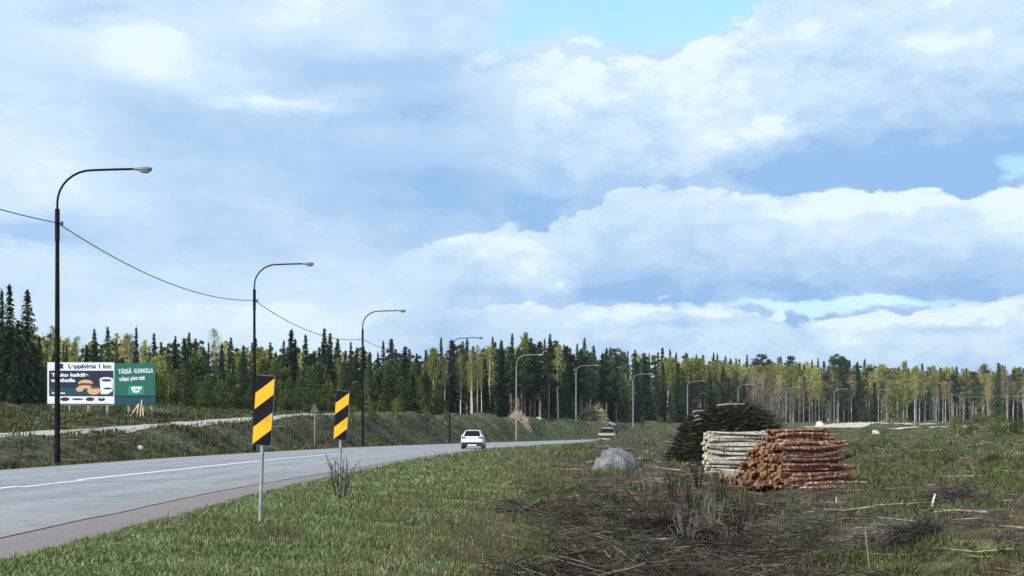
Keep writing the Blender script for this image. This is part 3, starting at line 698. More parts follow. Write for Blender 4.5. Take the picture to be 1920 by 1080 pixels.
row(1330, 1600, 13, 15, [('birch', 4), ('budding', 4), ('greenspruce', 1)], 22, 12, 'front', 1.1)
row(1400, 1600, 11, 6, [('wispy', 5), ('budding', 2), ('bare', 3)], 36, 14, 'front', .95)
row(1420, 1500, 12, -30, [('bare', 1)], 50, 14, 'front', 1.2)
row(1585, 1990, 11, 34, [('birch', 5), ('budding', 3), ('spruce', 3)], 6, 11, 'middle', 1.1)
row(1600, 1990, 12, 16, [('birch', 4), ('budding', 3), ('pine', 1), ('greenspruce', 1)], 14, 12, 'middle', 1.1)
row(1660, 1990, 13, 4, [('birch', 3), ('wispy', 4), ('budding', 2), ('bare', 1), ('pine', 1)], 24, 18, 'front', 1.0)
# beyond them the wood reads as one mass
def forest_mass():
    S = [(spruce_mesh(600+i, whorls=16, lush=.55, size=1.9, Rb=1.7, low=.04)[0], 10.) for i in range(3)]
    Bm = [(birch_mesh(620+i, n_l=420, leaf=.3, Rc=1.9, low=.15)[0], 12.) for i in range(2)]
    arrs = []
    for me, H in S+Bm:
        V = np.empty(len(me.vertices)*3, np.float32); me.vertices.foreach_get('co', V)
        Fv = np.empty(len(me.loops), np.int32); me.loops.foreach_get('vertex_index', Fv); arrs.append((V.reshape(-1, 3), Fv.reshape(-1, 4), H))
    parts = []; g = random.Random(9)
    for k in range(760):
        px = g.uniform(-260, 2180); Y = front(px)+g.uniform(42, 110)+(30 if px > 1160 else 0); x = (px-960)/F*Y
        top = sil(px)+g.uniform(4, 30)
        if g.random() < .22: top += 8
        z0 = gz(x, Y); h = zpix(top, Y)-z0; bi = g.random() < (.55 if px > 1250 else .15)
        i = g.choice([3, 4]) if bi else g.choice([0, 1, 2]); V, Fv, H = arrs[i]; s = h/H; a = g.uniform(0, 6.28); ca, sa = math.cos(a)*s*.9, math.sin(a)*s*.9
        W = np.stack([V[:,0]*ca-V[:,1]*sa+x, V[:,0]*sa+V[:,1]*ca+Y, V[:,2]*s+z0-.2], 1); parts.append((W, Fv, 1 if bi else 0))
    V, fs, mi = merge(parts)
    o = link('forest', np_mesh('forest', V, fs, [M['spruce'], M['birch']], mi))
    tag(o, 'distant mass of spruce and birch wood behind the forest edge', 'forest', kind='stuff')
forest_mass()
print('TREES', NT_COUNT, sum(NT_COUNT.values()))

# ------------------------------------------------------------------ street lamps and wires
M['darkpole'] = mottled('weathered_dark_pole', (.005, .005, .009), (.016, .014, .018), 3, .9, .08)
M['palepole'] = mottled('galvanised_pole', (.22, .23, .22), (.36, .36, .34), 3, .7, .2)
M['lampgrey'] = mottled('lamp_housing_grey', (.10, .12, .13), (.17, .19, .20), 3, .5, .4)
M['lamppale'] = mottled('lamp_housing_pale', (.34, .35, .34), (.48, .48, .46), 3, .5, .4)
M['lampglass'] = mottled('lamp_glass', (.16, .20, .21), (.26, .31, .32), 3, .15, .6)
M['wire'] = mottled('black_cable', (.02, .02, .025), (.05, .05, .06), 3, .6, .3)
def lamp_meshes(dark):
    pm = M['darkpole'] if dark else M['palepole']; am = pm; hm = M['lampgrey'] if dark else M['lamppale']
    p = MB(); p.tube([(0, 0, -.4), (0, 0, 5), (0, 0, 8.2), (0, 0, 10.85)], [.125, .105, .09, .075], 12) if dark else p.tube([(0, 0, -.4), (0, 0, 5.5), (0, 0, 10.85)], [.11, .09, .07], 12)
    if dark: p.tube([(0, 0, 9.55), (0, 0, 10.9)], .10, 12)
    a = MB(); pts = [(0, 0, 10.6), (0, 0, 11.05)]
    for k in range(0, 9):
        t = math.pi/2*k/8; pts.append((1.5-1.5*math.cos(t), 0, 11.15+1.38*math.sin(t)))
    pts += [(2.4, 0, 12.56), (3.3, 0, 12.58)]
    a.tube(pts, [.048 if dark else .05]*len(pts), 8)
    h = MB()   # cobra-head housing lofted along x
    prof = [(3.2, .04, .045), (3.42, .07, .07), (3.6, .115, .085), (3.85, .14, .10), (4.0, .125, .09), (4.06, .07, .06)]
    vs = []; n = 10
    for x, w, hh in prof:
        for k in range(n):
            t = 2*math.pi*k/n; cz = math.sin(t); vs.append((x, math.cos(t)*w, 12.57+cz*hh*(1.0 if cz > 0 else .8)))
    h.add(vs, [(i*n+k, (i+1)*n+k, (i+1)*n+(k+1) % n, i*n+(k+1) % n) for i in range(len(prof)-1) for k in range(n)] + [tuple(range(n)), tuple(range((len(prof))*n-1, (len(prof)-1)*n-1, -1))], 0, True)
    gl = MB(); vs = []
    for x, w, d in ((3.5, .07, .03), (3.62, .105, .10), (3.85, .115, .13), (3.98, .09, .07)):
        for k in range(7):
            t = math.pi+math.pi*k/6; vs.append((x, math.cos(t)*w, 12.52+math.sin(t)*d))
    gl.add(vs, [(i*7+k, i*7+k+1, (i+1)*7+k+1, (i+1)*7+k) for i in range(3) for k in range(6)], 0, True)
    return p.mesh('pole', pm), a.mesh('arm', am), h.mesh('lamp_head', hm), gl.mesh('lens', M['lampglass'])
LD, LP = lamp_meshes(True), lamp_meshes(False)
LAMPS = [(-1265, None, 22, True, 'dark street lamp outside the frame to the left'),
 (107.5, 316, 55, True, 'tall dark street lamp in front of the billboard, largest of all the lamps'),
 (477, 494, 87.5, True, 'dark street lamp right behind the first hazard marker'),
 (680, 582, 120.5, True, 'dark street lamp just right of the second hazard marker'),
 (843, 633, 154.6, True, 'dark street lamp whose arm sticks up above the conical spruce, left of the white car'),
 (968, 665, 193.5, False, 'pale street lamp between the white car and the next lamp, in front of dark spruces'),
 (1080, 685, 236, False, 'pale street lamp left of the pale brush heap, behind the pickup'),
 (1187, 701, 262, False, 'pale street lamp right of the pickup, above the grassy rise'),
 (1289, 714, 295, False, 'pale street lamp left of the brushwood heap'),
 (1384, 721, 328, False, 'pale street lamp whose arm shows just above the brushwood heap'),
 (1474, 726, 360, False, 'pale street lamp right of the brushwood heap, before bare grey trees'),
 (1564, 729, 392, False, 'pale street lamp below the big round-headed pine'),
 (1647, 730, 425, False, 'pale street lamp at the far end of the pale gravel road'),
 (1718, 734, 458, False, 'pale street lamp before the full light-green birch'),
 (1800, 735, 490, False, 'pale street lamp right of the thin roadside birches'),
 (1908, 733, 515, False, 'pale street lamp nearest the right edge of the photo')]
lamp_pos = []
for px, hy, Y, dark, lb in LAMPS:
    x = (px-960)/F*Y
    if hy is None: x = -20.4
    z = gz(x, Y); s = 1.0
    ztop = zpix(hy, Y) if hy else z+12.6
    s = (ztop-z)/12.6
    yaw = 0 if Y < 130 else -math.atan2(1, 3.2) if Y > 200 else -.15
    root = empty('street_lamp', (x, Y, z), yaw*.35, lb, 'street lamp', 'street lamps along the left side of the road'); root.scale = (1, 1, s)
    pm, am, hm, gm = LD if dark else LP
    link('pole', pm, root); link('arm', am, root); hd = link('lamp_head', hm, root); link('lens', gm, hd)
    lamp_pos.append(Vector((x, Y, z)))
def wire(a, b, sag, r, lb, grp='overhead wires between the dark lamps'):
    mb = MB(); pts = []
    for k in range(25):
        t = k/24; p = a.lerp(b, t); p.z -= 4*sag*t*(1-t); pts.append(p)
    mb.tube(pts, r, 5); return tag(mb.build('overhead_wire', M['wire']), lb, 'wire', grp)
att = [Vector((p.x+.0, p.y, zz)) for p, zz in zip(lamp_pos[:5], (10.4, zpix(418, 55), zpix(563, 87.5), zpix(636, 120.5), zpix(672, 154.6)))]
wire(att[0], att[1], .75, .022, 'thin black wire running left out of the photo from the tall dark lamp')
wire(att[1], att[2], .9, .024, 'thin black wire sagging between the tallest lamp and the second dark lamp')
wire(att[2], att[3], .9, .026, 'thin black wire sagging from the second dark lamp to the third')
wire(att[3], att[4], .8, .026, 'faint black wire from the third dark lamp to the fourth')
# small bracket where the wire is held
for p, lb in ((att[1], 'small dark insulator clamp on the right of the tallest lamp pole'), (att[2], 'small dark insulator clamp on the second lamp pole')):
    mb = MB(); mb.tube([(0, 0, 0), (.22, 0, -.02)], .03, 6); mb.tube([(.2, 0, -.10), (.2, 0, .06)], .055, 8)
    tag(mb.build('wire_clamp', M['wire'], loc=p), lb, 'wire clamp', 'wire clamps on lamp poles')

# far telephone line on the right
M['oldwood'] = mottled('grey_weathered_wood', (.20, .17, .14), (.36, .32, .27), 4, .9, .1)
tl = []
for px, top, Y, lb in ((1785, 738, 330, 'thin grey telephone pole left of the far right lamp, wire at its top'), (1888, 741, 300, 'thin grey telephone pole near the right edge')):
    p = atY(px, Y); h = zpix(top, Y)-p.z
    root = empty('telephone_pole', p, 0, lb, 'utility pole', 'telephone poles across the clearing')
    a = MB(); a.tube([(0, 0, -.3), (0, 0, h)], [.13, .09], 8); a.build('pole', M['oldwood'], root)
    b_ = MB(); b_.box((-.45, -.04, h-.35), (.45, .04, h-.25)); b_.build('crossarm', M['oldwood'], root); tl.append(p+Vector((0, 0, h-.2)))
M['palewire'] = mottled('pale_cable', (.45, .46, .44), (.6, .6, .58), 3, .5, .4)
def wire2(a, b, sag, lb):
    mb = MB(); mb.tube([a.lerp(b, k/16)-Vector((0, 0, 4*sag*(k/16)*(1-k/16))) for k in range(17)], .022, 4)
    tag(mb.build('telephone_wire', M['palewire']), lb, 'wire', 'telephone wires across the clearing')
wire2(tl[0], tl[1], .4, 'pale level wire between the two thin telephone poles')
wire2(tl[1], tl[1]+Vector((38, -30, .2)), .5, 'pale wire leaving the photo on the right')

# ------------------------------------------------------------------ hazard markers
M['yellow'] = mottled('yellow_reflective_sheet', (.48, .25, .02), (.76, .40, .02), 4, .6, .15, lo=.2, hi=.5)
M['blacksheet'] = mottled('black_sheet', (.004, .004, .008), (.009, .008, .014), 5, .7, .12)
M['panelrim'] = mottled('white_panel_rim', (.30, .31, .33), (.42, .43, .45), 8, .6, .2)
M['steel'] = mottled('galvanised_steel', (.26, .28, .30), (.42, .44, .46), 6, .45, .5, metal=.4)
def hazard(px, ppy, Y, lb, lean):
    p = Vector(((px-960)/F*Y, Y, 0)); p.z = gz(p.x, p.y)
    root = empty('hazard_marker', p, R(14), lb, 'hazard marker', 'yellow and black hazard markers beside the road')
    root.rotation_euler = (R(1.5), R(lean), R(-12))
    post = MB(); post.tube([(0, .03, -.3), (0, .03, 2.2)], .032, 10); post.build('post', M['steel'], root)
    w, h = .31, 1.10; z0 = zpix(ppy, Y)-p.z
    pn = MB(); pn.box((-w/2-.001, -.012, z0-.002), (w/2+.001, .012, z0+h+.002)); panel = pn.build('sign_panel', M['panelrim'], root); panel.rotation_euler = (0, R(1.9), 0); panel.location = (-R(1.9)*(z0+.0), 0, 0)
    bk = MB(); bk.box((-w/2+.001, -.0155, z0+.001), (w/2-.001, -.0125, z0+h-.001)); bk.build('black_face', M['blacksheet'], panel)
    ye = MB(); W2 = w/2-.003; rise = .25
    for zb, zt in ((.004, .275), (.56, .815)):                     # two yellow bands; z_lo = z0+.004
        ye.prism([(-W2, z0+zb), (W2, z0+zb+rise), (W2, min(z0+zt+rise, z0+h-.004)), (-W2, z0+zt)], -.0185, -.016)
    ye.build('yellow_stripes', M['yellow'], panel)
    cl = MB()
    for zz in (z0+.2, z0+h-.2): cl.box((-.07, .012, zz-.02), (.07, .075, zz+.02))
    cl.build('clamp', M['steel'], root)
    return root
hazard(486, 834, 20.3, 'black and yellow striped hazard marker in front, larger of the two', 2.6)
hazard(635, 824, 28.9, 'black and yellow striped hazard marker behind the leafless shrub, smaller of the two', 2.2)

# ------------------------------------------------------------------ road sign seen from behind
M['signback'] = mottled('grey_sign_back', (.06, .075, .06), (.10, .115, .10), 4, .6, .3)
p = hit(590, 836); p.z = gz(p.x, p.y); Ysg = p.y
root = empty('triangular_road_sign', p, 0, 'grey back of a triangular road sign on a thin post across the road', 'road sign')
k = Ysg/F; a = MB(); a.tube([(0, 0, -.3), (0, 0, 66*k)], .035, 8); a.build('post', M['steel'], root)
a = MB(); a.prism([(-8.5*k, 63*k), (8.5*k, 63*k), (1*k, 79*k), (-1*k, 79*k)], -.06, -.045); a.build('sign_plate', M['signback'], root)

# ------------------------------------------------------------------ billboard
def text_mesh(s, size, m, bold=.0, shear=0.0, xs=1.0):
    cu = bpy.data.curves.new('txt', 'FONT'); cu.body = s; cu.size = size; cu.offset = bold; cu.extrude = .002; cu.shear = shear; cu.space_character = 1.0
    o = bpy.data.objects.new('txt', cu); COL.objects.link(o); bpy.context.view_layer.update()
    me = bpy.data.meshes.new_from_object(o.evaluated_get(bpy.context.evaluated_depsgraph_get())); bpy.data.objects.remove(o)
    n = len(me.vertices); v = np.empty(n*3, np.float32); me.vertices.foreach_get('co', v); v = v.reshape(-1, 3)
    w = v[:,0].max()-v[:,0].min(); v[:,0] -= v[:,0].min()
    me.vertices.foreach_set('co', v.ravel()); me.materials.clear(); me.materials.append(m); me.update()
    return me, w
def flat(name, rgb, rough=.6): return mottled(name, tuple(c*.93 for c in rgb), rgb, 1.5, rough, .25)
M['bb_white'] = flat('billboard_white', (.66, .72, .74)); M['bb_navy'] = flat('billboard_navy', (.012, .020, .055)); M['bb_green'] = flat('billboard_green', (.012, .12, .085))
M['bb_teal'] = flat('billboard_teal', (.010, .058, .085)); M['bb_ink'] = flat('billboard_ink', (.015, .018, .10)); M['bb_bun'] = flat('billboard_bun', (.58, .36, .22)); M['bb_meat'] = flat('billboard_meat', (.13, .04, .02))
M['bb_mint'] = flat('billboard_mint', (.02, .24, .17)); M['bb_red'] = flat('billboard_red', (.3, .02, .03)); M['bb_dgreen'] = flat('billboard_dark_green', (.01, .04, .06))
YB = 104.; kb = YB/F
bx = lambda px: (px-190)*kb
bz_ = lambda py: (762-py)*kb
pb = Vector(((190-960)*kb, YB, zpix(762, YB)))
bb = empty('billboard', pb, R(2), 'wide roadside billboard with a white and navy advert and a green advert', 'billboard')
fr = MB(); gb = gz(pb.x, pb.y)-pb.z
for q in (100, 130, 165, 200, 240, 282): fr.box((bx(q)-.09, .10, gb-.5), (bx(q)+.09, .26, bz_(684)))
fr.box((bx(92), .10, bz_(760)), (bx(289), .15, bz_(752))); fr.box((bx(92), .105, bz_(700)), (bx(289), .155, bz_(692)))
fr.build('frame', M['oldwood'], bb)
def board(name, x0, y0, x1, y1, m, parent, y=-.0, th=.08): a = MB(); a.box((bx(x0), y, bz_(y1)), (bx(x1), y+th, bz_(y0))); return a.build(name, m, parent)
lp = board('advert_panel', 90, 679.5, 214, 757, M['bb_white'], bb); lp['label'] = 'white panel with a navy food and coffee picture'
rp = board('advert_panel', 214.4, 681, 290, 759.5, M['bb_green'], bb); rp['label'] = 'green panel with white lettering'
def sheet(name, poly, m, parent, lay=1): a = MB(); a.prism([(bx(x), bz_(y)) for x, y in poly], -.003*lay-.002, -.003*lay+.0005); return a.build(name, m, parent)
def rect(x0, y0, x1, y1): return [(x0, y1), (x1, y1), (x1, y0), (x0, y0)]
def oval(cx, cy, rx, ry, n=20, a0=0, a1=360): return [(cx+rx*math.cos(R(a0+(a1-a0)*k/n)), cy-ry*math.sin(R(a0+(a1-a0)*k/n))) for k in range(n)]
def words(s, x0, y1, x1, hpx, m, parent, lay=3, bold=.012, tilt=0):
    me, w = text_mesh(s, hpx*kb/.72, m, bold); W = (x1-x0)*kb
    o = link('lettering', me, parent, (bx(x0), -.003*lay-.003, bz_(y1)), (R(90), R(-tilt), 0)); o.scale = (W/w, 1, 1); return o
sheet('picture', rect(93, 695, 212.5, 743), M['bb_navy'], lp)
sheet('picture_floor', rect(93, 727, 212.5, 741), M['bb_teal'], lp, 2)
sheet('arrow_mark', rect(112, 682, 119.5, 691.5), M['bb_ink'], lp, 1)
words('Leppävirta 1 km', 129, 690.5, 208, 8, M['bb_ink'], lp, 2, .014)
words('Tauko kaikille', 97.5, 706, 166, 6.4, M['bb_white'], lp, 3, .016)
words('matkalla', 97.5, 716, 142, 6.4, M['bb_white'], lp, 3, .016)
words('Avoinna', 97.5, 738.5, 123, 3.6, M['bb_white'], lp, 3, .010)
# burger and small rolls
sheet('burger', oval(161, 719, 14, 7, 18, 0, 180)+[(147, 721)], M['bb_bun'], lp, 3)
sheet('burger', oval(160, 721.5, 14.5, 3.4), M['bb_meat'], lp, 4)
sheet('burger', oval(160, 725.5, 12.5, 3.2), M['bb_bun'], lp, 5)
sheet('pastry', oval(150, 730, 7.2, 4.6), M['bb_bun'], lp, 6)
sheet('pastry', oval(176, 732.5, 12, 7.5), M['bb_bun'], lp, 6)
sheet('pastry', oval(178, 726.5, 8, 2.4), M['bb_meat'], lp, 7)
sheet('coffee_cup', [(189, 743-4), (202, 739), (211, 733), (212, 711), (187, 711)], M['bb_white'], lp, 6)
sheet('coffee_cup', oval(199.5, 711.5, 12.5, 4.4), M['bb_white'], lp, 7)
sheet('coffee', oval(199.5, 713, 9.6, 2.6), M['bb_meat'], lp, 8)
sheet('coffee', oval(202, 728.5, 8, 1.8), M['bb_navy'], lp, 8)
for x0, x1, m in ((114, 131, 'bb_ink'), (135, 157, 'bb_dgreen'), (161, 177, 'bb_ink'), (184, 197, 'bb_ink')):
    sheet('logo', oval((x0+x1)/2, 748.5, (x1-x0)/2, 3.6 if m != 'bb_dgreen' else 1.8, 16), M[m], lp, 2)
sheet('logo', oval(173, 750, 3.5, 1.6, 12), M['bb_red'], lp, 3); sheet('logo', oval(190.5, 746.5, 3.6, .9, 12), M['bb_white'], lp, 3)
# green panel: two tilted lines of letters, a badge with a cup, dark foot
sheet('picture', rect(215.5, 745, 289.5, 758.5), M['bb_teal'], rp, 1)
sheet('picture', rect(215.5, 741.5, 289.5, 745), M['bb_navy'], rp, 1)
sheet('badge', rect(240, 723, 269.5, 740), M['bb_mint'], rp, 1)
sheet('cup_symbol', [(250, 736), (260, 736), (261, 731.5), (264.5, 729), (265, 725), (245, 725), (246.5, 731)], M['bb_white'], rp, 2)
words('TÄSSÄ', 221.5, 701, 247, 8.6, M['bb_white'], rp, 2, .014, 2)
words('KUNNOLLA', 251, 699.5, 286.5, 8.4, M['bb_white'], rp, 2, .014, 2)
words('viisi', 222.5, 714.5, 241, 8.0, M['bb_white'], rp, 2, .014, 2)
words('pistettä', 244.5, 712.5, 271, 7.4, M['bb_white'], rp, 2, .014, 2)
words('matka', 251, 731.5, 260, 3.2, M['bb_dgreen'], rp, 3, .004)
# wooden props lying against the foot of the board
M['freshwood'] = mottled('fresh_cut_wood', (.50, .40, .27), (.68, .57, .42), 5, .8, .15)
for i, (x0, y0, x1, y1) in enumerate(((262, 775, 262, 757), (268, 775, 268, 750), (249, 772, 262, 758), (274, 773, 270, 760))):
    b0 = Vector((bx(x0)+pb.x, YB-.8, 0)); b0.z = gz(b0.x, b0.y)-.1; b1 = Vector((bx(x1)+pb.x, YB-.3, zpix(y1, YB)))
    a = MB(); a.tube([b0, b1], .055, 6); tag(a.build('wooden_stake', M['freshwood']), 'pale wooden stake propped under the green half of the billboard', 'stake', 'wooden stakes under the billboard')

# ------------------------------------------------------------------ vehicles
def carpaint(name, c, rough=.28):
    m, N, b = mat(name, rough, .5); v = objco(N); n = N.noise(v, 3, 4, .6)
    N.l.new(N.mix(n, C(*[q*.9 for q in c]), C(*c)), b.inputs['Base Color']); b.inputs['Coat Weight'].default_value = .5; b.inputs['Coat Roughness'].default_value = .08
    return m
M['white_paint'] = carpaint('white_car_paint', (.82, .84, .86)); M['beige_paint'] = carpaint('pale_beige_paint', (.36, .35, .31), .4)
M['carglass'] = mottled('dark_car_glass', (.006, .006, .014), (.010, .010, .020), 3, .4, .12)
M['tyre'] = mottled('tyre_rubber', (.010, .010, .010), (.022, .022, .022), 12, .9, .2)
M['rim'] = mottled('alloy_rim', (.35, .36, .37), (.5, .5, .52), 8, .35, .5, metal=.6)
M['plastic'] = mottled('black_plastic', (.012, .012, .014), (.02, .02, .022), 12, .6, .3)
M['taillight'] = mottled('dark_red_lamp_glass', (.05, .008, .012), (.09, .012, .018), 6, .2, .6)
M['plate'] = mottled('number_plate', (.30, .36, .55), (.42, .48, .66), 8, .5, .3)
M['whiteplate'] = mottled('white_number_plate', (.70, .72, .72), (.8, .8, .8), 8, .5, .3)
M['chrome'] = mottled('dull_chrome', (.6, .6, .6), (.75, .75, .75), 8, .3, .5, metal=.6)
def loft(stations, mi=0):
    """stations: (y, zb, zs, zt, wb, ws, wt): bottom, shoulder and top half-widths"""
    mb = MB(); vs = []; n = 16
    for y, zb, zs, zt, wb, ws, wt in stations:
        zm = zb+(zs-zb)*.5; half = [(wb*.9, zb), (wb, zb+.07), (ws*1.02, zm), (ws, zs-.04), (ws*.965, zs+.01), (wt*1.03+(ws-wt)*.12, zs+(zt-zs)*.72), (wt*.92, zt-.02), (wt*.55, zt)]
        ring = [(x, y, z) for x, z in half]+[(-x, y, z) for x, z in reversed(half)]; vs += ring
    fs = [(i*n+k, i*n+(k+1) % n, (i+1)*n+(k+1) % n, (i+1)*n+k) for i in range(len(stations)-1) for k in range(n)]
    fs = [f[::-1] for f in fs]
    mb.add(vs, fs+[tuple(range(n)), tuple(range(len(stations)*n-1, (len(stations)-1)*n-1, -1))], mi, True); return mb
def wheel(root, x, y, r=.32, w=.22):
    sx = 1 if x > 0 else -1
    wr = empty('wheel', (x, y, r)); wr.parent = root
    t = MB(); t.tube([(-w/2, 0, 0), (-w/2+.02, 0, 0), (w/2-.02, 0, 0), (w/2, 0, 0)], [r-.04, r, r, r-.04], 20); t.build('tyre', M['tyre'], wr)
    q = MB(); q.tube([(sx*(w/2-.01), 0, 0), (sx*(w/2+.01), 0, 0)], r*.62, 16)
    for k in range(5):
        a_ = k*2*math.pi/5; q.tube([(sx*(w/2+.012), 0, 0), (sx*(w/2+.018), math.cos(a_)*r*.58, math.sin(a_)*r*.58)], .03, 4)
    q.build('rim', M['rim'], wr)
def quadp(mb, pts, th=.012): # thin plate from four corner points
    P = [Vector(p) for p in pts]; nrm = (P[1]-P[0]).cross(P[2]-P[0]).normalized()*th
    mb.add(P+[p+nrm for p in P], [(3,2,1,0),(4,5,6,7),(0,1,5,4),(1,2,6,5),(2,3,7,6),(3,0,4,7)])
def on_road(c, s):
    x, y, z, d = at_s(c, s); return Vector((x, y, z)), math.atan2(-d[0], d[1])
# white hatchback going away
Yc = 97; xc = (888-960)/F*Yc; s_, _ = lateral(xc, Yc); _, hd = on_road(run_at_Y(Yc), 0)
car = empty('car', (xc, Yc, float(np.interp(Yc, *ZRY))), hd*.25, 'white hatchback car driving away on the right lane', 'car')
body = loft([(-2.12, .42, .82, .90, .70, .74, .66), (-2.08, .30, .98, 1.05, .84, .86, .72), (-1.95, .26, 1.02, 1.20, .88, .895, .68), (-1.62, .24, 1.02, 1.44, .89, .90, .60), (-1.2, .24, 1.0, 1.485, .895, .905, .62), (-.3, .22, .98, 1.50, .895, .905, .63), (.35, .22, .97, 1.45, .895, .90, .62),
             (.95, .22, .96, 1.12, .89, .89, .70), (1.25, .22, .92, .99, .88, .88, .72), (1.9, .24, .80, .86, .84, .85, .66), (2.15, .36, .62, .70, .70, .72, .55)]).build('body', M['white_paint'], car)
a = MB(); quadp(a, [(-.66, -2.16, 1.06), (.66, -2.16, 1.06), (.54, -1.79, 1.41), (-.54, -1.79, 1.41)], -.06); a.build('rear_window', M['carglass'], car)
for sx in (-1, 1):
    a = MB(); quadp(a, [(sx*.885, -1.35, 1.04), (sx*.885, .55, 1.02), (sx*.70, .15, 1.38), (sx*.69, -1.25, 1.38)], .03*sx); a.build('side_window', M['carglass'], car)
    a = MB(); a.prism([(sx*.86, .84), (sx*.87, .97), (sx*.46, .93), (sx*.50, .86)][::(-1 if sx > 0 else 1)], -2.16, -2.05); a.build('tail_light', M['taillight'], car)
    a = MB(); a.box((sx*.90-.03, .42, .98), (sx*.90+.12*sx+.03, .52, 1.12)); a.build('mirror', M['plastic'], car)
    for y in (-1.30, 1.32): wheel(car, sx*.80, y)
a = MB(); a.box((-.86, -2.20, .22), (.86, -2.0, .54)); bpr = a.build('bumper', M['plastic'], car)
a = MB(); a.box((-.36, -2.215, .27), (.36, -2.202, .36)); a.build('reflector_strip', M['whiteplate'], bpr)
a = MB(); a.box((-.27, -2.14, .84), (.27, -2.09, .93)); a.build('number_plate', M['plate'], car)
a = MB(); a.box((-.5, -1.72, 1.44), (.5, -1.45, 1.475)); a.build('spoiler', M['white_paint'], car)
a = MB(); a.tube([(0, -.9, 1.5), (0, -1.05, 1.62)], .01, 5); a.build('aerial', M['plastic'], car)
car.scale = (.92, .95, .95)
# pale pickup further on
Yp = 168; xp = (1139-960)/F*Yp; _, hd = on_road(run_at_Y(Yp), 0)
pk = empty('pickup_truck', (xp, Yp, float(np.interp(Yp, *ZRY))), hd+R(6), 'pale beige pickup driving away on the right where the road bends', 'pickup'); pk.scale = (1.16, 1.1, 1.06)
loft([(-.5, .55, 1.12, 1.2, .86, .90, .80), (-.45, .5, 1.14, 1.78, .90, .92, .66), (.0, .5, 1.14, 1.84, .90, .92, .68), (.7, .5, 1.12, 1.80, .90, .92, .66), (1.25, .5, 1.10, 1.22, .90, .90, .75), (2.3, .5, 1.0, 1.06, .88, .88, .72), (2.5, .6, .85, .9, .8, .8, .65)]).build('cab', M['beige_paint'], pk)
bd = MB()
for sx in (-1, 1): bd.box((sx*.90-.04, -2.4, .58), (sx*.90+.04, -.52, 1.16))
bd.box((-.86, -2.40, .60), (.86, -.52, .68)); bed = bd.build('load_bed', M['beige_paint'], pk)
tg = MB(); tg.box((-.93, -2.47, .865), (.93, -2.405, 1.17)); tg.box((-.80, -2.482, .93), (.80, -2.472, .96)); tg.build('tailgate', M['beige_paint'], pk)
a = MB(); quadp(a, [(-.84, -.56, 1.19), (.84, -.56, 1.19), (.66, -.50, 1.74), (-.66, -.50, 1.74)], -.03); a.build('rear_window', M['carglass'], pk)
a = MB(); a.box((-.92, -2.46, .46), (.92, -2.30, .86)); a.build('rear_panel', M['plastic'], pk)
a = MB(); a.box((-.90, -2.60, .44), (.60, -2.48, .53)); a.build('bumper', M['chrome'], pk)
a = MB(); a.box((-.03, -2.50, 1.0), (.03, -2.485, 1.06)); a.build('handle', M['chrome'], pk)
for sx in (-1, 1):
    a = MB(); a.box((sx*.93-.05, -2.50, .80), (sx*.93+.02, -2.47, 1.10)); a.build('tail_light', M['taillight'], pk)
    a = MB(); a.box((sx*1.0-.10, .75, 1.15), (sx*1.0+.10, .85, 1.38)); a.build('mirror', M['plastic'], pk)
    for y in (-1.45, 1.65): wheel(pk, sx*.76, y, .36, .24)

# ------------------------------------------------------------------ boulders
def rock_mat(name, c1, c2, c3):
    m, N, b = mat(name, .9, .15); v = objco(N); n = N.noise(v, 2.5, 6, .65); n2 = N.noise(v, 14, 5, .7)
    c = N.mix(N.smooth(n, .35, .65), C(*c1), C(*c2)); c = N.mix(N.smooth(n2, .55, .68), c, C(*c3)); N.l.new(c, b.inputs['Base Color'])
    bump(N, b, N.m('ADD', n, N.m('MULTIPLY', n2, .4)), .9, .06); return m
M['rock'] = rock_mat('grey_granite', (.09, .095, .105), (.21, .215, .23), (.38, .385, .39)); M['palerock'] = rock_mat('pale_granite', (.42, .41, .37), (.62, .60, .55), (.75, .74, .7))
def boulder(px, py, w_px, h_px, lb, m='rock', seed=0, depth=.9, hump=None):
    p = hit(px, py); k = p.y/F; w = w_px*k/2; h = h_px*k; nu, nv = 40, 20; vs = []
    for j in range(nv+1):
        for i in range(nu):
            th = 2*math.pi*i/nu; ph = math.pi/2*j/nv*1.0
            d = Vector((math.cos(th)*math.cos(ph), math.sin(th)*math.cos(ph), math.sin(ph)))
            f = 1+.32*float(fbm(np.array([d.x*1.6+seed*7+d.z]), np.array([d.y*1.6+d.z*1.3]), 3, seed)[0])*1.6+.11*float(fbm(np.array([d.x*5+d.z*3+seed]), np.array([d.y*5+d.z*4]), 3, seed)[0])
            sk = 1.0-.10*d.x
            vs.append((d.x*w*f, d.y*w*depth*f, max(d.z, 0)**.85*h*f*sk-.15*h if j else -.3*h))
    fs = [(j*nu+i, j*nu+(i+1) % nu, (j+1)*nu+(i+1) % nu, (j+1)*nu+i) for j in range(nv) for i in range(nu)]
    mb = MB(); mb.add(vs, fs, 0, True)
    return tag(mb.build('boulder', M[m], loc=p+Vector((0, w*.5, 0))), lb, 'boulder')
boulder(1156, 884, 84, 50, 'rounded grey boulder with a broken dark right side on the verge', seed=3)
boulder(1190, 884, 34, 24, 'small dark grey stone against the right side of the grey boulder', seed=8)
boulder(405, 764, 24, 8, 'flat white boulder right of the billboard', 'palerock', 4)
boulder(262, 843, 13, 7, 'small white stone on the bank right of the tallest lamp', 'palerock', 5)
boulder(1145, 797, 24, 6, 'flat pale boulder above the pickup', 'palerock', 6)
boulder(1538, 800, 17, 11, 'pale boulder at the start of the far gravel road', 'palerock', 7)
boulder(1643, 814, 18, 8, 'white stone beside a thin stake in the clearing', 'palerock', 8)
boulder(1010, 786, 12, 4, 'pale round stone on top of the bank between two lamps', 'palerock', 9)

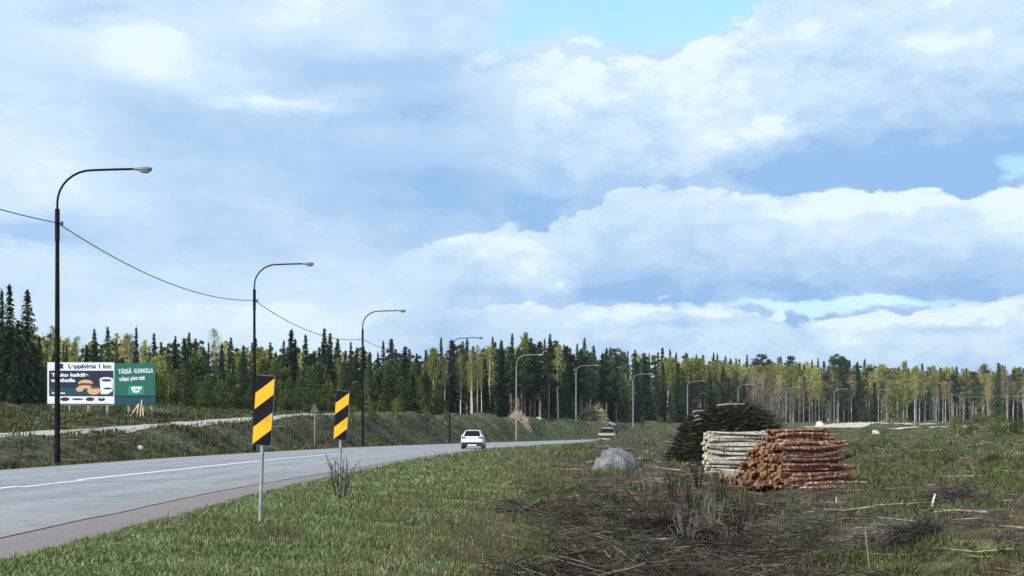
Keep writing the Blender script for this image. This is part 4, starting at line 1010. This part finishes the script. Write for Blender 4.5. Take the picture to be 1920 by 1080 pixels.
# ------------------------------------------------------------------ log piles
def bark_mat(name, c1, c2, c3=None, th=.6):
    m, N, b = mat(name, .85, .15); v = objco(N); mp = N.node('ShaderNodeVectorMath', operation='MULTIPLY'); N.l.new(v, mp.inputs[0]); mp.inputs[1].default_value = (1.2, 5, 5)
    oi = N.node('ShaderNodeObjectInfo'); n = N.noise(mp.outputs[0], 3, 6, .7)
    c = N.mix(N.smooth(n, .35, .65), C(*c1), C(*c2))
    if c3: c = N.mix(N.smooth(N.noise(v, 9, 3, .6), th, th+.06), c, C(*c3))
    c = N.mix(N.m('MULTIPLY', oi.outputs['Random'], .45), c, C(*[q*.45 for q in c1])); N.l.new(c, b.inputs['Base Color']); bump(N, b, n, .7, .02); return m
M['redbark'] = bark_mat('red_brown_log_bark', (.085, .034, .022), (.33, .15, .095), (.68, .47, .35), .55)
M['whitebark'] = bark_mat('white_birch_log_bark', (.30, .27, .225), (.66, .62, .55), (.06, .045, .035), .57)
def cut_mat():
    m, N, b = mat('orange_cut_end', .85, .1); v = objco(N); oi = N.node('ShaderNodeObjectInfo')
    wv = N.node('ShaderNodeTexWave', wave_type='RINGS', rings_direction='X'); N.l.new(v, wv.inputs[0]); wv.inputs['Scale'].default_value = 12; wv.inputs['Distortion'].default_value = 1.5
    n = N.noise(v, 11, 5, .7); c = N.mix(N.smooth(n, .35, .65), C(.08, .038, .02), C(.38, .21, .11)); c = N.mix(N.m('MULTIPLY', wv.outputs[0], .4), c, C(.50, .30, .15))
    c = N.mix(N.m('MULTIPLY', oi.outputs['Random'], .85), c, C(.085, .05, .03)); N.l.new(c, b.inputs['Base Color']); bump(N, b, n, .7, .02); return m
M['cutend'] = cut_mat()
M['cutpale'] = mottled('pale_cut_end', (.62, .50, .34), (.78, .66, .48), 9, .8, .1)
def log_mesh(seed, L, r, bark, end, n=9):
    g = random.Random(seed); mb = MB(); pts = []; rs = []
    b1, b2 = g.uniform(-.11, .11), g.uniform(-.08, .08)
    for k in range(7):
        t = k/6; pts.append((L*t, b1*math.sin(math.pi*t)+g.uniform(-.008, .008), b2*math.sin(math.pi*t)+g.uniform(-.008, .008))); rs.append(r*(1.12-.30*t)*g.uniform(.95, 1.05))
    mb.tube(pts, rs, n, 0, True, 1)
    if g.random() < .5:
        t = g.uniform(.2, .8); mb.tube([(L*t, 0, r*.7), (L*t+.05, .02, r*1.5)], [.02, .008], 5)
    return mb.mesh('log', [bark, end])
RED = [log_mesh(10+i, 2.2+.30*(i % 4), .040+.013*(i % 4), M['redbark'], M['cutend']) for i in range(16)]
WHT = [log_mesh(40+i, 2.5+.35*(i % 3), .042+.012*(i % 4), M['whitebark'], M['cutpale']) for i in range(14)]
rl = random.Random(3)
def pile(origin, theta, rows, count_fn, meshes, dz, dp, lbf, grp, jit, name='log', drop=.04):
    a = Vector((math.cos(theta), math.sin(theta), 0)); p = Vector((-math.sin(theta), math.cos(theta), 0)); n = 0
    for r in range(rows):
        c0, c1 = count_fn(r)
        k = 0; q = c0
        while q < c1:
            if rl.random() < drop: q += dp*.6
            pos = origin+p*(q+rl.uniform(-.02, .02))+a*rl.uniform(-jit, jit)+Vector((0, 0, dz*(r+.5)+rl.uniform(-.045, .03)))
            lb = lbf(r, k, q, c0, c1)
            o = link(name, rl.choice(meshes), None, pos, (rl.uniform(0, 6.28), rl.gauss(0, .018), theta+rl.gauss(0, .055)))
            tag(o, lb, 'log', grp); n += 1; q += dp*rl.uniform(.92, 1.08); k += 1
    return n
# red-brown pile: ends face the road, cut ends in a leaning triangular face
ro = hit(1487, 917); th = R(33)
def red_l(r, k, q, c0, c1):
    if r >= 13: return 'thin red-brown log on the top layers of the front pile'
    if q-c0 < .1: return 'thin red-brown log on the near side of the front pile'
    if c1-q < .25: return 'red-brown log on the far left slope of the front pile'
    return 'red-brown log with an orange cut end inside the front pile'
nr_ = pile(ro, th, 17, lambda r: (.16*r*.40+.05*math.sin(r*2), 3.0-r*.115+.08*math.sin(r*1.3)), RED, .108, .145, red_l, 'red-brown logs in the front pile', .26)
# loose logs spread at its right foot
for i, (px, py, ang, ln) in enumerate(((1500, 921, 20, 1.0), (1512, 912, 28, 1.0), (1530, 905, 22, 1.05))):
    p = hit(px, py); o = link('log', RED[i], None, p+Vector((0, 0, .08)), (0, 0, R(ang))); tag(o, 'loose red-brown log lying at the right foot of the front pile', 'log', 'red-brown logs in the front pile')
# white birch pile behind it
wo = hit(1340, 893); wo.y += 1.4; wo.z = gz(wo.x, wo.y)
def wh_l(r, k, q, c0, c1):
    if r >= 14: return 'white birch log on the top of the pale pile'
    if q-c0 < .1: return 'white birch log on the near face of the pale pile'
    return 'white birch log deeper inside the pale pile'
nw_ = pile(wo, R(10), 16, lambda r: (.02*r, .50 if r < 15 else .25), WHT, .114, .135, wh_l, 'white birch logs in the pale pile behind', .16)
for i, (px, py, ang) in enumerate(((1322, 884, 12), (1350, 900, 4), (1362, 896, 15))):
    p = hit(px, py); o = link('log', WHT[i], None, p+Vector((0, 0, .09)), (0, 0, R(ang))); o.scale = (.55, 1, 1)
    tag(o, 'loose white birch log lying at the left foot of the pale pile', 'log', 'white birch logs in the pale pile behind')
print('LOGS', nr_, nw_, 'at', ro, wo)

# ------------------------------------------------------------------ brush heaps
M['twig_dark'] = foliage('dark_brush', (.014, .011, .009), (.038, .030, .024), (.12, .095, .075), 0, 1.2)
M['twig_grey'] = foliage('grey_brush', (.07, .062, .055), (.15, .135, .12), (.30, .275, .245), 0, 1.2)
M['twig_mid'] = foliage('brown_grey_brush', (.035, .030, .028), (.085, .072, .065), (.17, .15, .13), 0, 1.2)
M['twig_pale'] = foliage('pale_brush', (.25, .21, .13), (.42, .37, .24), (.60, .54, .38), 0, 1.2)
M['twig_green'] = foliage('green_brush', (.025, .036, .018), (.05, .07, .03), (.12, .13, .06), 0, 1.2)
def heap(name, base, w, d, h, n, mats, weights, lb, cat, length=(.5, 1.4), r=(.006, .016), prof=None, flat_=.35, seed=1, rot=0.0, full=.6):
    g = np.random.default_rng(seed)
    u = g.uniform(-1, 1, n); v = g.uniform(-1, 1, n); rad = np.clip(1-(u*u*.9+v*v*.9), 0, 1)
    pr = (prof(u) if prof else np.ones(n)); z = h*pr*(rad**full)*g.random(n)**.42
    P = np.stack([u*w/2, v*d/2, z], 1)
    a = g.uniform(0, 2*math.pi, n); a = np.where(g.random(n) < .6, rot+g.normal(0, .35, n)+math.pi*(g.random(n) < .5), a)
    el = g.normal(0, flat_, n); D = np.stack([np.cos(a)*np.cos(el), np.sin(a)*np.cos(el), np.sin(el)], 1)
    L = g.uniform(*length, n)[:, None]; V, Fc = sticks(P-D*L/2, P+D*L/2, g.uniform(*r, n))
    V[:, 2] = np.maximum(V[:, 2], .0)
    mi = np.repeat(g.choice(len(mats), n, p=weights), 1); mi = np.tile(mi, 3)
    V[:,0] += base.x; V[:,1] += base.y
    V[:,2] += np.interp(0, [0], [0])+ground(V[:,0], V[:,1])-.02
    o = link(name, np_mesh(name, V, [Fc], [M[m] for m in mats], mi)); return tag(o, lb, cat)
bh = hit(1372, 872); bh.y += 4.2; bh.x = (1372-960)/F*bh.y
def bprof(u): return np.interp(u, [-1, -.82, -.72, -.3, .3, .62, .8, 1], [.3, .5, .88, 1., 1., .80, .60, .30])
hh = zpix(757, bh.y)-gz(bh.x, bh.y)
heap('brush_heap', bh, 196/F*bh.y, 4.4, hh*1.03, 26000, ['twig_dark', 'twig_grey', 'twig_green'], [.72, .10, .18], 'big dark brushwood heap behind the white birch logs', 'brush heap', (.6, 1.9), (.012, .032), bprof, .16, 2, full=.30)
# fine birch tops sticking out on its right
M_bare = bare_mesh(377, H=2.4, Rc=1.0, low=.1, n=700, m_=M['twig_grey'])
for i, (px, dy, h) in enumerate(((1432, 2.5, 2.6), (1455, 2.2, 2.2), (1412, 3.2, 2.9))):
    Yb = bh.y+dy; p = atY(px, Yb); o = empty('bare_shrub', p, i, 'grey leafless twiggy shrub at the right shoulder of the brushwood heap', 'shrub', 'grey shrubs behind the brushwood heap'); o.scale = (1.0, 1.0, h/2.4)
    link('twigs', M_bare[0], o); link('stem', M_bare[1], o)
# pale thicker sticks on its upper left
for i, (x0, y0, x1, y1) in enumerate(((1303, 781, 1330, 777), (1302, 788, 1338, 784), (1308, 795, 1345, 790), (1345, 760, 1402, 757), (1300, 772, 1322, 770))):
    Y = bh.y-1.0-.2*i; a = MB(); q0 = Vector(((x0-960)/F*Y, Y, zpix(y0, Y))); q1 = Vector(((x1-960)/F*Y, Y+.5, zpix(y1, Y)))
    a.tube([q0, q0.lerp(q1, .5)+Vector((0, 0, .03)), q1], [.045, .04, .03], 6)
    tag(a.build('branch', M['palebark']), 'pale stripped branch lying on top of the brushwood heap' if i == 3 else 'pale stripped branch on the upper left of the brushwood heap', 'branch', None if i == 3 else 'pale branches on the left of the heap')
pf = atY(1113, 250)
heap('brush_heap', pf, 52/F*pf.y, 3, 32/F*pf.y, 700, ['freshwood', 'bush'], [.55, .45], 'pale yellowish brush heap at the forest edge behind the pickup', 'brush heap', (1.0, 2.6), (.02, .05), None, .7, 3)
pf = hit(975, 786, 150)
heap('brush_heap', pf, 34/F*pf.y, 2, 12/F*pf.y, 300, ['freshwood', 'palebark'], [.8, .2], 'low pale brush heap at the foot of the fifth lamp', 'brush heap', (.8, 1.8), (.02, .045), None, .5, 4)
for i, (px, py, w, h, n, ms, ws, lb) in enumerate((
    (1795, 946, 120, 38, 900, ['twig_grey', 'twig_dark'], [.6, .4], 'grey tangle of cut branches right of the upright pale stick'),
    (1650, 1010, 110, 30, 900, ['twig_grey', 'twig_pale'], [.85, .15], 'low bundle of grey twigs, left of the two low heaps in the right foreground'),
    (1715, 1020, 110, 40, 1300, ['twig_grey', 'twig_dark'], [.75, .25], 'grey twig heap, right of the two low heaps in the right foreground'),
    (1250, 1010, 200, 34, 1700, ['twig_dark', 'twig_grey'], [.75, .25], 'dark spread of brushwood in the ditch at the bottom centre'),
    (1330, 1040, 200, 30, 1200, ['twig_dark', 'twig_grey'], [.7, .3], 'dark brushwood at the bottom, left of the green clump'),
    (1180, 960, 180, 20, 700, ['twig_dark', 'twig_grey'], [.7, .3], 'thin dark brushwood layer below the grey boulder'),
    (1860, 868, 46, 18, 300, ['twig_dark', 'twig_green'], [.8, .2], 'small dark mound of slash on the right of the clearing'),
    (1690, 795, 46, 12, 260, ['twig_dark', 'twig_pale'], [.6, .4], 'distant heap of brown slash below the full light-green birch'),
    (1768, 868, 34, 13, 220, ['twig_dark'], [1.], 'small black slash mound in the middle of the clearing'))):
    p = hit(px, py); kk = p.y/F
    heap('slash_heap', p, w*kk, w*kk*.7, h*kk, n, ms, ws, lb, 'slash heap', (.25*max(1, kk*30), .9*max(1, kk*30)), (.0035*max(1, kk*30), .009*max(1, kk*30)), None, .3, 20+i, rot=.3*i)

# ------------------------------------------------------------------ single branches, stumps, stakes
def branch(pix, r, lb, m='palebark', grp=None, lift=.05, name='branch'):
    pts = []
    for px, py in pix:
        p = hit(px, py); p.z += lift+random.uniform(0, .04); pts.append(p)
    a = MB(); n = len(pts); a.tube(pts, [r*(1-.7*k/(n-1)) for k in range(n)], 6)
    g = random.Random(pix[0][0])
    for k in range(1, n-1):
        d = (pts[k+1]-pts[k]).normalized(); sd_ = d.cross(Vector((0, 0, 1)))*g.choice([-1, 1]); a.tube([pts[k], pts[k]+(d*.6+sd_*.5+Vector((0, 0, g.uniform(.05, .35))))*g.uniform(.3, .7)], [r*.4, r*.12], 4)
    return tag(a.build(name, M[m]), lb, 'branch', grp)
branch([(1320, 1062), (1265, 1036), (1200, 1008), (1150, 985), (1100, 972), (1058, 968)], .022, 'long pale curved branch lying across the bottom centre')
branch([(1010, 941), (1060, 943), (1120, 949), (1200, 958)], .016, 'long thin pale branch above the curved one', )
branch([(940, 1012), (1030, 1030), (1110, 1048), (1200, 1066)], .012, 'thin grey branch running to the bottom edge')
branch([(958, 908), (945, 911)], .03, 'short white stick lying in the green grass', 'cutpale')
branch([(1380, 1000), (1330, 975), (1290, 960)], .012, 'thin grey branch right of the curved branch', 'palebark')
branch([(1700, 1050), (1640, 1046), (1600, 1040)], .014, 'pale stick below the twig heaps')
branch([(1850, 965), (1790, 963), (1750, 966)], .03, 'pale fallen stem right of the upright stick', 'palebark')
branch([(1640, 955), (1580, 962), (1545, 961)], .02, 'pale fallen stem left of the upright stick', 'palebark')
branch([(1240, 870), (1205, 862), (1180, 866)], .03, 'pale stick right of the grey boulder')
branch([(1275, 884), (1235, 880), (1215, 878)], .03, 'pale stick below the one beside the boulder')
branch([(1300, 1076), (1220, 1060), (1150, 1040), (1085, 1030)], .010, 'dark thin branch at the bottom edge', 'bark')
branch([(1460, 1072), (1400, 1050), (1350, 1052)], .012, 'grey crooked branch near the bottom, right of centre', 'palebark')
branch([(1900, 1040), (1830, 1045), (1770, 1038)], .016, 'grey fallen stem in the lower right corner', 'palebark')
def upright(px, py, top, r, lb, m='palebark', lean=0):
    p = hit(px, py); h = (py-top)/F*p.y; a = MB(); a.tube([(0, 0, -.1), (lean*.5, 0, h*.5), (lean, 0, h)], [r, r*.85, r*.6], 7)
    return tag(a.build('wooden_stake', M[m], loc=p), lb, 'stake')
upright(1746, 953, 926, .035, 'pale upright stick standing in the right foreground', 'cutpale', .10)
upright(1634, 814, 789, .05, 'dark thin stake beside the white stone', 'bark')
upright(1715, 802, 783, .09, 'pale wooden post beside the far gravel road', 'palebark')
upright(1568, 946, 932, .02, 'short pale stick upright in the clearing', 'cutpale')
upright(1632, 1076, 995, .012, 'thin tall dry stalk at the bottom right', 'palebark', -.1)
def stump(px, py, w, h, lb):
    p = hit(px, py); k = p.y/F; r = w*k/2; a = MB(); hh_ = h*k
    a.tube([(0, 0, -.1), (0, 0, hh_*.3), (0.01, 0, hh_)], [r*1.35, r*1.05, r], 12, 0, True, 1)
    for q in range(5):
        t = q*1.26; a.tube([(math.cos(t)*r*.6, math.sin(t)*r*.6, hh_*.3), (math.cos(t)*r*1.9, math.sin(t)*r*1.9, -.06)], [r*.35, r*.15], 5)
    return tag(a.build('tree_stump', [M['bark'], M['cutpale']], loc=p), lb, 'stump')
stump(1427, 958, 26, 12, 'reddish stump in the brown soil below the log piles')
stump(1530, 990, 12, 9, 'small white-topped stump in the foreground clearing')
stump(1850, 866, 14, 8, 'dark stump on the right of the clearing')
stump(1482, 1030, 16, 10, 'low dark stump in the bottom right area, left of the dry stalk')
stump(1900, 940, 20, 12, 'stump at the right edge of the photo')
stump(1605, 880, 12, 7, 'small stump right of the red-brown pile')
stump(1352, 975, 14, 9, 'low stump left of the reddish one')

# ------------------------------------------------------------------ far clearing: sandy tracks, thin birches, bushes
def pixtrack(name, pix, w, m):
    return draped(name, [hit(a, b, 60) for a, b in pix], w, M[m], .12)
pixtrack('sandy_track', [(1545, 801), (1590, 797), (1640, 791), (1676, 785.5)], 7., 'sand')
pixtrack('sandy_path', [(1640, 793), (1690, 795.5), (1745, 797)], 3., 'sand')
pixtrack('sandy_path', [(1670, 806), (1720, 803), (1765, 801.5)], 2.4, 'sand')
pixtrack('sandy_track', [(1815, 798), (1860, 796), (1900, 791.5), (1960, 789)], 5., 'sand')
draped('foot_path', [hit(a, b) for a, b in ((958, 843), (1000, 846), (1060, 850), (1110, 854), (1160, 858))], .28, M['gravel'], .03)
for px, top, Y, kind, lb in ((1768, 716, 250, 'budding', 'slender forked birch standing free before the far forest'), (1781, 722, 262, 'bare', 'slender leafless birch right of the forked one'), (1760, 728, 270, 'bare', 'slender leafless birch left of the forked one'), (1889, 700, 240, 'bare', 'slim pale leafless birch standing free near the right edge'),
                             (1852, 712, 300, 'budding', 'slim budding birch left of the slim leafless one')):
    tree_at(kind, px, top, Y, lb, wide=.55)
bk = random.Random(12)
for i in range(17):
    px = [1790, 1802, 1815, 1826, 1838, 1850, 1862, 1874, 1886, 1898, 1910, 1922, 1796, 1820, 1846, 1872, 1904][i]; Y = 150+bk.uniform(-18, 30); p = atY(px, Y); h = bk.uniform(1.0, 2.3)
    plant('youngbirch', p.x, p.y, h, 'leafy yellow-green birch bush at the right end of the clearing', 'birch bushes at the right end of the clearing', wide=1.5, name='birch_bush')
for i, (px, py, h) in enumerate(((655, 788, 1.6), (700, 792, 2.0), (742, 785, 2.2), (800, 790, 1.8), (835, 795, 1.8), (1205, 800, 2.2), (1235, 797, 2.0), (1255, 796, 2.4), (760, 800, 1.4))):
    p = hit(px, py); plant('young' if i % 2 else 'youngbirch', p.x, p.y, h, 'low green sapling on the %s' % ('top of the left bank' if px < 1000 else 'grassy rise right of the pickup'), 'saplings along the road banks', wide=1.3, name='sapling')

# leafless shrub at the second hazard marker
def shrub(p, seed=77, m='twig_mid', lb='dark leafless shrub at the foot of the smaller hazard marker', grp=None):
    g = np.random.default_rng(seed); P0 = []; P1 = []; r_ = []
    for k in range(15):
        a = g.uniform(0, 6.28); sp = g.uniform(.05, .33); b0 = np.array([math.cos(a)*.1, math.sin(a)*.1, -.05]); pts = [b0]; L = g.uniform(.7, 1.08)
        for j in range(1, 6):
            t = j/5; pts.append(np.array([math.cos(a)*(.08+sp*t*1.0), math.sin(a)*(.08+sp*t), L*t])+g.normal(0, .016, 3))
        for j in range(5):
            P0.append(pts[j]); P1.append(pts[j+1]); r_.append(.010*(1-j*.15))
            if j > 1:
                d = np.array([g.normal(0, .08), g.normal(0, .08), g.uniform(.08, .2)]); P0.append(pts[j]); P1.append(pts[j]+d); r_.append(.006)
    V, Fc = sticks(np.array(P0), np.array(P1), np.array(r_), 4, .75)
    root = empty('leafless_shrub', p, 0, lb, 'shrub', grp); link('twigs', np_mesh('twigs', V, [Fc], M[m]), root)
shrub(atY(638, 28.2))
for i, (px, py) in enumerate(((1215, 925), (1262, 940), (1300, 965), (1338, 1000), (1240, 985), (1378, 1020), (1180, 905), (1310, 915), (1410, 985), (1290, 1030), (1352, 945))):
    shrub(hit(px, py), 80+i, 'twig_grey' if i % 3 == 0 else 'twig_dark', 'grey leafless bush growing among the brushwood in the dip', 'leafless bushes in the brushwood dip')

# ------------------------------------------------------------------ grass and litter (uncountable)
def grass_mat(name, c1, c2, c3, trans=.3):
    return foliage(name, c1, c2, c3, trans, .8)
M['grass'] = grass_mat('green_grass', (.080, .115, .048), (.200, .250, .105), (.46, .49, .27))
M['drygrass'] = grass_mat('dry_grass', (.10, .085, .05), (.20, .17, .10), (.36, .31, .20))
M['scrub'] = grass_mat('bank_scrub', (.018, .026, .012), (.060, .078, .030), (.19, .20, .085))
M['darkgrass'] = grass_mat('dark_grass', (.052, .076, .030), (.125, .155, .060), (.28, .30, .13))
def blades(name, n_try, samp, keep, hgt, wid, m, lb, cat, lean=.5, seg=2, tuft=1, spread=.05, seed=1, patchy=0.0):
    g = np.random.default_rng(seed); X, Y = samp(g, n_try)
    k = g.random(len(X)) < keep(X, Y); X, Y = X[k], Y[k]
    if tuft > 1:
        X = np.repeat(X, tuft); Y = np.repeat(Y, tuft); sc = spread*(1+Y/40); X = X+g.normal(0, 1, len(X))*sc; Y = Y+g.normal(0, 1, len(Y))*sc
    s, _ = lateral(X, Y); ok = (np.abs(s) > 6.25+.12*g.random(len(s))); X, Y = X[ok], Y[ok]
    Z = ground(X, Y); n = len(X); sc = np.clip(Y/22, .9, 4.5)
    h = g.uniform(*hgt, n)*np.clip(Y/30, .9, 2.2)**.6; w = g.uniform(*wid, n)*sc
    a = g.uniform(0, 2*math.pi, n); le = np.abs(g.normal(0, lean, n))*h
    side = np.stack([np.cos(a), np.sin(a), np.zeros(n)], 1)*w[:, None]; ad = a+math.pi/2+g.normal(0, .5, n); dr = np.stack([np.cos(ad), np.sin(ad), np.zeros(n)], 1)
    B = np.stack([X, Y, Z-.01], 1); up = np.array([0, 0, 1.])
    Mid = B+dr*(le*.35)[:, None]+up*(h*.6)[:, None]; Tip = B+dr*le[:, None]+up*(h*(1-.25*np.minimum(le/h, 1)))[:, None]
    V = np.stack([B-side, B+side, Mid+side*.75, Mid-side*.75, Tip], 1).reshape(-1, 3); b = (np.arange(n)*5)[:, None]
    q = b+np.array([0, 1, 2, 3]); t = b+np.array([3, 2, 4])
    o = link(name, np_mesh(name, V, [q, t], m)); tag(o, lb, cat, kind='stuff'); print(name, n); return o
def wedge(y0, y1, lo, hi, p=1.0):
    """more samples near the viewer; X spans the view with a margin"""
    def f(g, n):
        u = g.random(n); Y = (y0**(1-p)+(y1**(1-p)-y0**(1-p))*u)**(1/(1-p)) if p != 1 else y0*(y1/y0)**u
        X = (g.uniform(lo, hi, n)-960)/F*Y; return X, Y
    return f
def kgreen(X, Y): s, _ = lateral(X, Y); g, c, d = zones(X, Y); return np.where(s > 6.3, np.clip(g*1.0, 0, 1)*(1-.5*d), 0)*np.clip(.62+2.2*fbm(X/.7, Y/.7, 3, 71), .12, 1)
def kfringe(X, Y): s, _ = lateral(X, Y); return np.where((s > 6.2) & (s < 7.0), 1., 0)*np.clip(.4+4*fbm(X/.8, Y/.8, 3, 76), 0, 1)
def kdry(X, Y): s, _ = lateral(X, Y); g, c, d = zones(X, Y); return np.where(s > 6.6, np.clip(d*1.1+.07, 0, 1), 0)*np.clip(.4+4*fbm(X/1.3, Y/1.3, 4, 72), .03, 1)
def kclear(X, Y): s, _ = lateral(X, Y); g, c, d = zones(X, Y); return np.where(s > 9, c, 0)*(1-.85*soilmask(X, Y, s))*np.clip(.02+7*fbm(X/2.6, Y/2.6, 4, 73), 0, 1)
def kclear2(X, Y): s, _ = lateral(X, Y); g, c, d = zones(X, Y); return np.where(s > 9, c, 0)*(1-.7*soilmask(X, Y, s))*np.clip(.35+4*fbm(X/1.7, Y/1.7, 4, 74), 0, 1)
def kleft(X, Y): s, _ = lateral(X, Y); tr_ = (s < -14.0) & (s > -18.6) & (Y < 150); return np.where((s < -6.5) & ~tr_, 1., 0)*np.clip(.5+3*fbm(X/2.5, Y/2.5, 3, 75), .05, 1)
blades('grass', 105000, wedge(11, 60, -60, 1300, 1.35), kgreen, (.04, .12), (.007, .015), M['grass'], 'short green grass on the verge beside the road', 'grass', .8, tuft=4, spread=.035, seed=1)
blades('grass', 26000, wedge(58, 240, 200, 1330, 1.2), kgreen, (.05, .12), (.006, .011), M['grass'], 'green grass on the verge further along the road', 'grass', .7, tuft=3, spread=.08, seed=2)
blades('dry_grass', 60000, wedge(11, 110, 300, 2000, 1.3), kdry, (.10, .30), (.003, .006), M['drygrass'], 'dry straw-coloured grass at the edge of the clearing', 'dry grass', .45, tuft=4, spread=.05, seed=3)
blades('dry_grass', 60000, wedge(11, 70, -120, 900, 1.3), kfringe, (.02, .08), (.004, .008), M['drygrass'], 'withered grass fringing the gravel shoulder', 'dry grass', 1.0, tuft=4, spread=.04, seed=17)
blades('undergrowth', 90000, wedge(11, 200, 900, 2100, 1.15), kclear, (.05, .15), (.009, .020), M['darkgrass'], 'dark green undergrowth scattered over the clearing', 'undergrowth', 1.1, tuft=5, spread=.07, seed=4)
blades('dry_grass', 30000, wedge(11, 260, 900, 2100, 1.15), kclear2, (.05, .17), (.004, .009), M['drygrass'], 'pale dead grass scattered over the clearing', 'dry grass', 1.1, tuft=4, spread=.07, seed=5)
blades('bank_grass', 42000, wedge(38, 290, -120, 1250, 1.0), kleft, (.08, .26), (.007, .014), M['scrub'], 'dark rough grass on the bank across the road', 'grass', .6, tuft=4, spread=.10, seed=6)
blades('bank_dry_grass', 24000, wedge(38, 290, -120, 1250, 1.0), kleft, (.08, .28), (.005, .010), M['drygrass'], 'withered grass on the bank across the road', 'dry grass', .9, tuft=3, spread=.10, seed=7)
blades('tussocks', 2600, wedge(12, 150, 900, 2100, 1.2), lambda X, Y: kclear(X, Y)*.6+.10*(lateral(X, Y)[0] > 12), (.08, .30), (.006, .014), M['darkgrass'], 'dark green tussocks dotted over the clearing', 'undergrowth', .75, tuft=70, spread=.13, seed=14)
blades('tussocks', 1100, wedge(12, 150, 900, 2100, 1.2), lambda X, Y: kclear2(X, Y)*.6+.08*(lateral(X, Y)[0] > 12), (.10, .36), (.004, .009), M['drygrass'], 'withered tussocks dotted over the clearing', 'dry grass', .7, tuft=60, spread=.12, seed=15)
def litter(n, name, samp, keep, mats, ws, L, r, lb, seed, lift=.06, tilt=.16):
    g = np.random.default_rng(seed); X, Y = samp(g, n); k = g.random(len(X)) < keep(X, Y); X, Y = X[k], Y[k]; n = len(X); sc = np.clip(Y/22, .9, 4)
    a = g.uniform(0, 6.28, n); el = g.normal(0, tilt, n); D = np.stack([np.cos(a)*np.cos(el), np.sin(a)*np.cos(el), np.sin(el)], 1); ln = (g.uniform(*L, n)*sc**.6)[:, None]
    P = np.stack([X, Y, ground(X, Y)+g.random(n)*lift], 1); V, Fc = sticks(P-D*ln/2, P+D*ln/2, g.uniform(*r, n)*sc**.8)
    mi = np.tile(g.choice(len(mats), n, p=ws), 3)
    o = link(name, np_mesh(name, V, [Fc], [M[m] for m in mats], mi)); print(name, n); return tag(o, lb, 'twigs', kind='stuff')
def klit(X, Y): s, _ = lateral(X, Y); g, c, d = zones(X, Y); return np.where(s > 9, np.clip(c+.15*d, 0, 1), 0)*np.clip(.25+5*fbm(X/1.8, Y/1.8, 4, 81), .06, 1)
litter(30000, 'twig_litter', wedge(11, 190, 800, 2100, 1.2), klit, ['twig_dark', 'twig_grey', 'twig_pale'], [.5, .38, .12], (.15, .8), (.002, .007), 'twigs and felling litter strewn over the clearing', 9)
def kbrush(X, Y):
    s, _ = lateral(X, Y); return ss(11.8, 13.5, s+fbm(X/2, Y/2, 3, 90)*3)*(1-ss(16.8, 20, s+fbm(X/3, Y/3, 3, 91)*6))*(1-ss(31, 40, Y))*np.clip(.6+4*fbm(X/1.6, Y/1.6, 3, 92), .12, 1)
litter(60000, 'twig_litter', wedge(11, 42, 900, 1700, 1.3), kbrush, ['twig_dark', 'twig_grey', 'twig_pale'], [.42, .52, .06], (.2, 1.1), (.002, .008), 'dark brushwood filling the dip beside the verge', 12, .26, .26)
litter(1500, 'fallen_sticks', wedge(12, 130, 1050, 2100, 1.15), klit, ['palebark', 'twig_pale', 'twig_grey'], [.4, .25, .35], (.35, 1.3), (.008, .020), 'pale broken sticks strewn over the clearing', 16, .10, .06)
litter(7000, 'twig_litter', wedge(40, 260, -100, 1200, 1.0), kleft, ['twig_dark', 'twig_grey', 'twig_pale'], [.4, .45, .15], (.3, 1.4), (.004, .010), 'dead stalks strewn over the bank across the road', 10, .15)
# ------------------------------------------------------------------ haze
hz = bpy.data.materials.new('haze'); hz.use_nodes = True; t = hz.node_tree; t.nodes.clear()
pv = t.nodes.new('ShaderNodeVolumePrincipled'); pv.inputs['Density'].default_value = .00010; pv.inputs['Color'].default_value = (.86, .93, 1, 1); pv.inputs['Anisotropy'].default_value = .2
ou = t.nodes.new('ShaderNodeOutputMaterial'); t.links.new(pv.outputs[0], ou.inputs['Volume'])
mb = MB(); mb.box((-6100, -6100, -30), (6100, 6100, 90)); tag(mb.build('haze', hz), 'thin pale air over the whole place', 'haze', kind='stuff')
print('OBJECTS', len(bpy.data.objects))
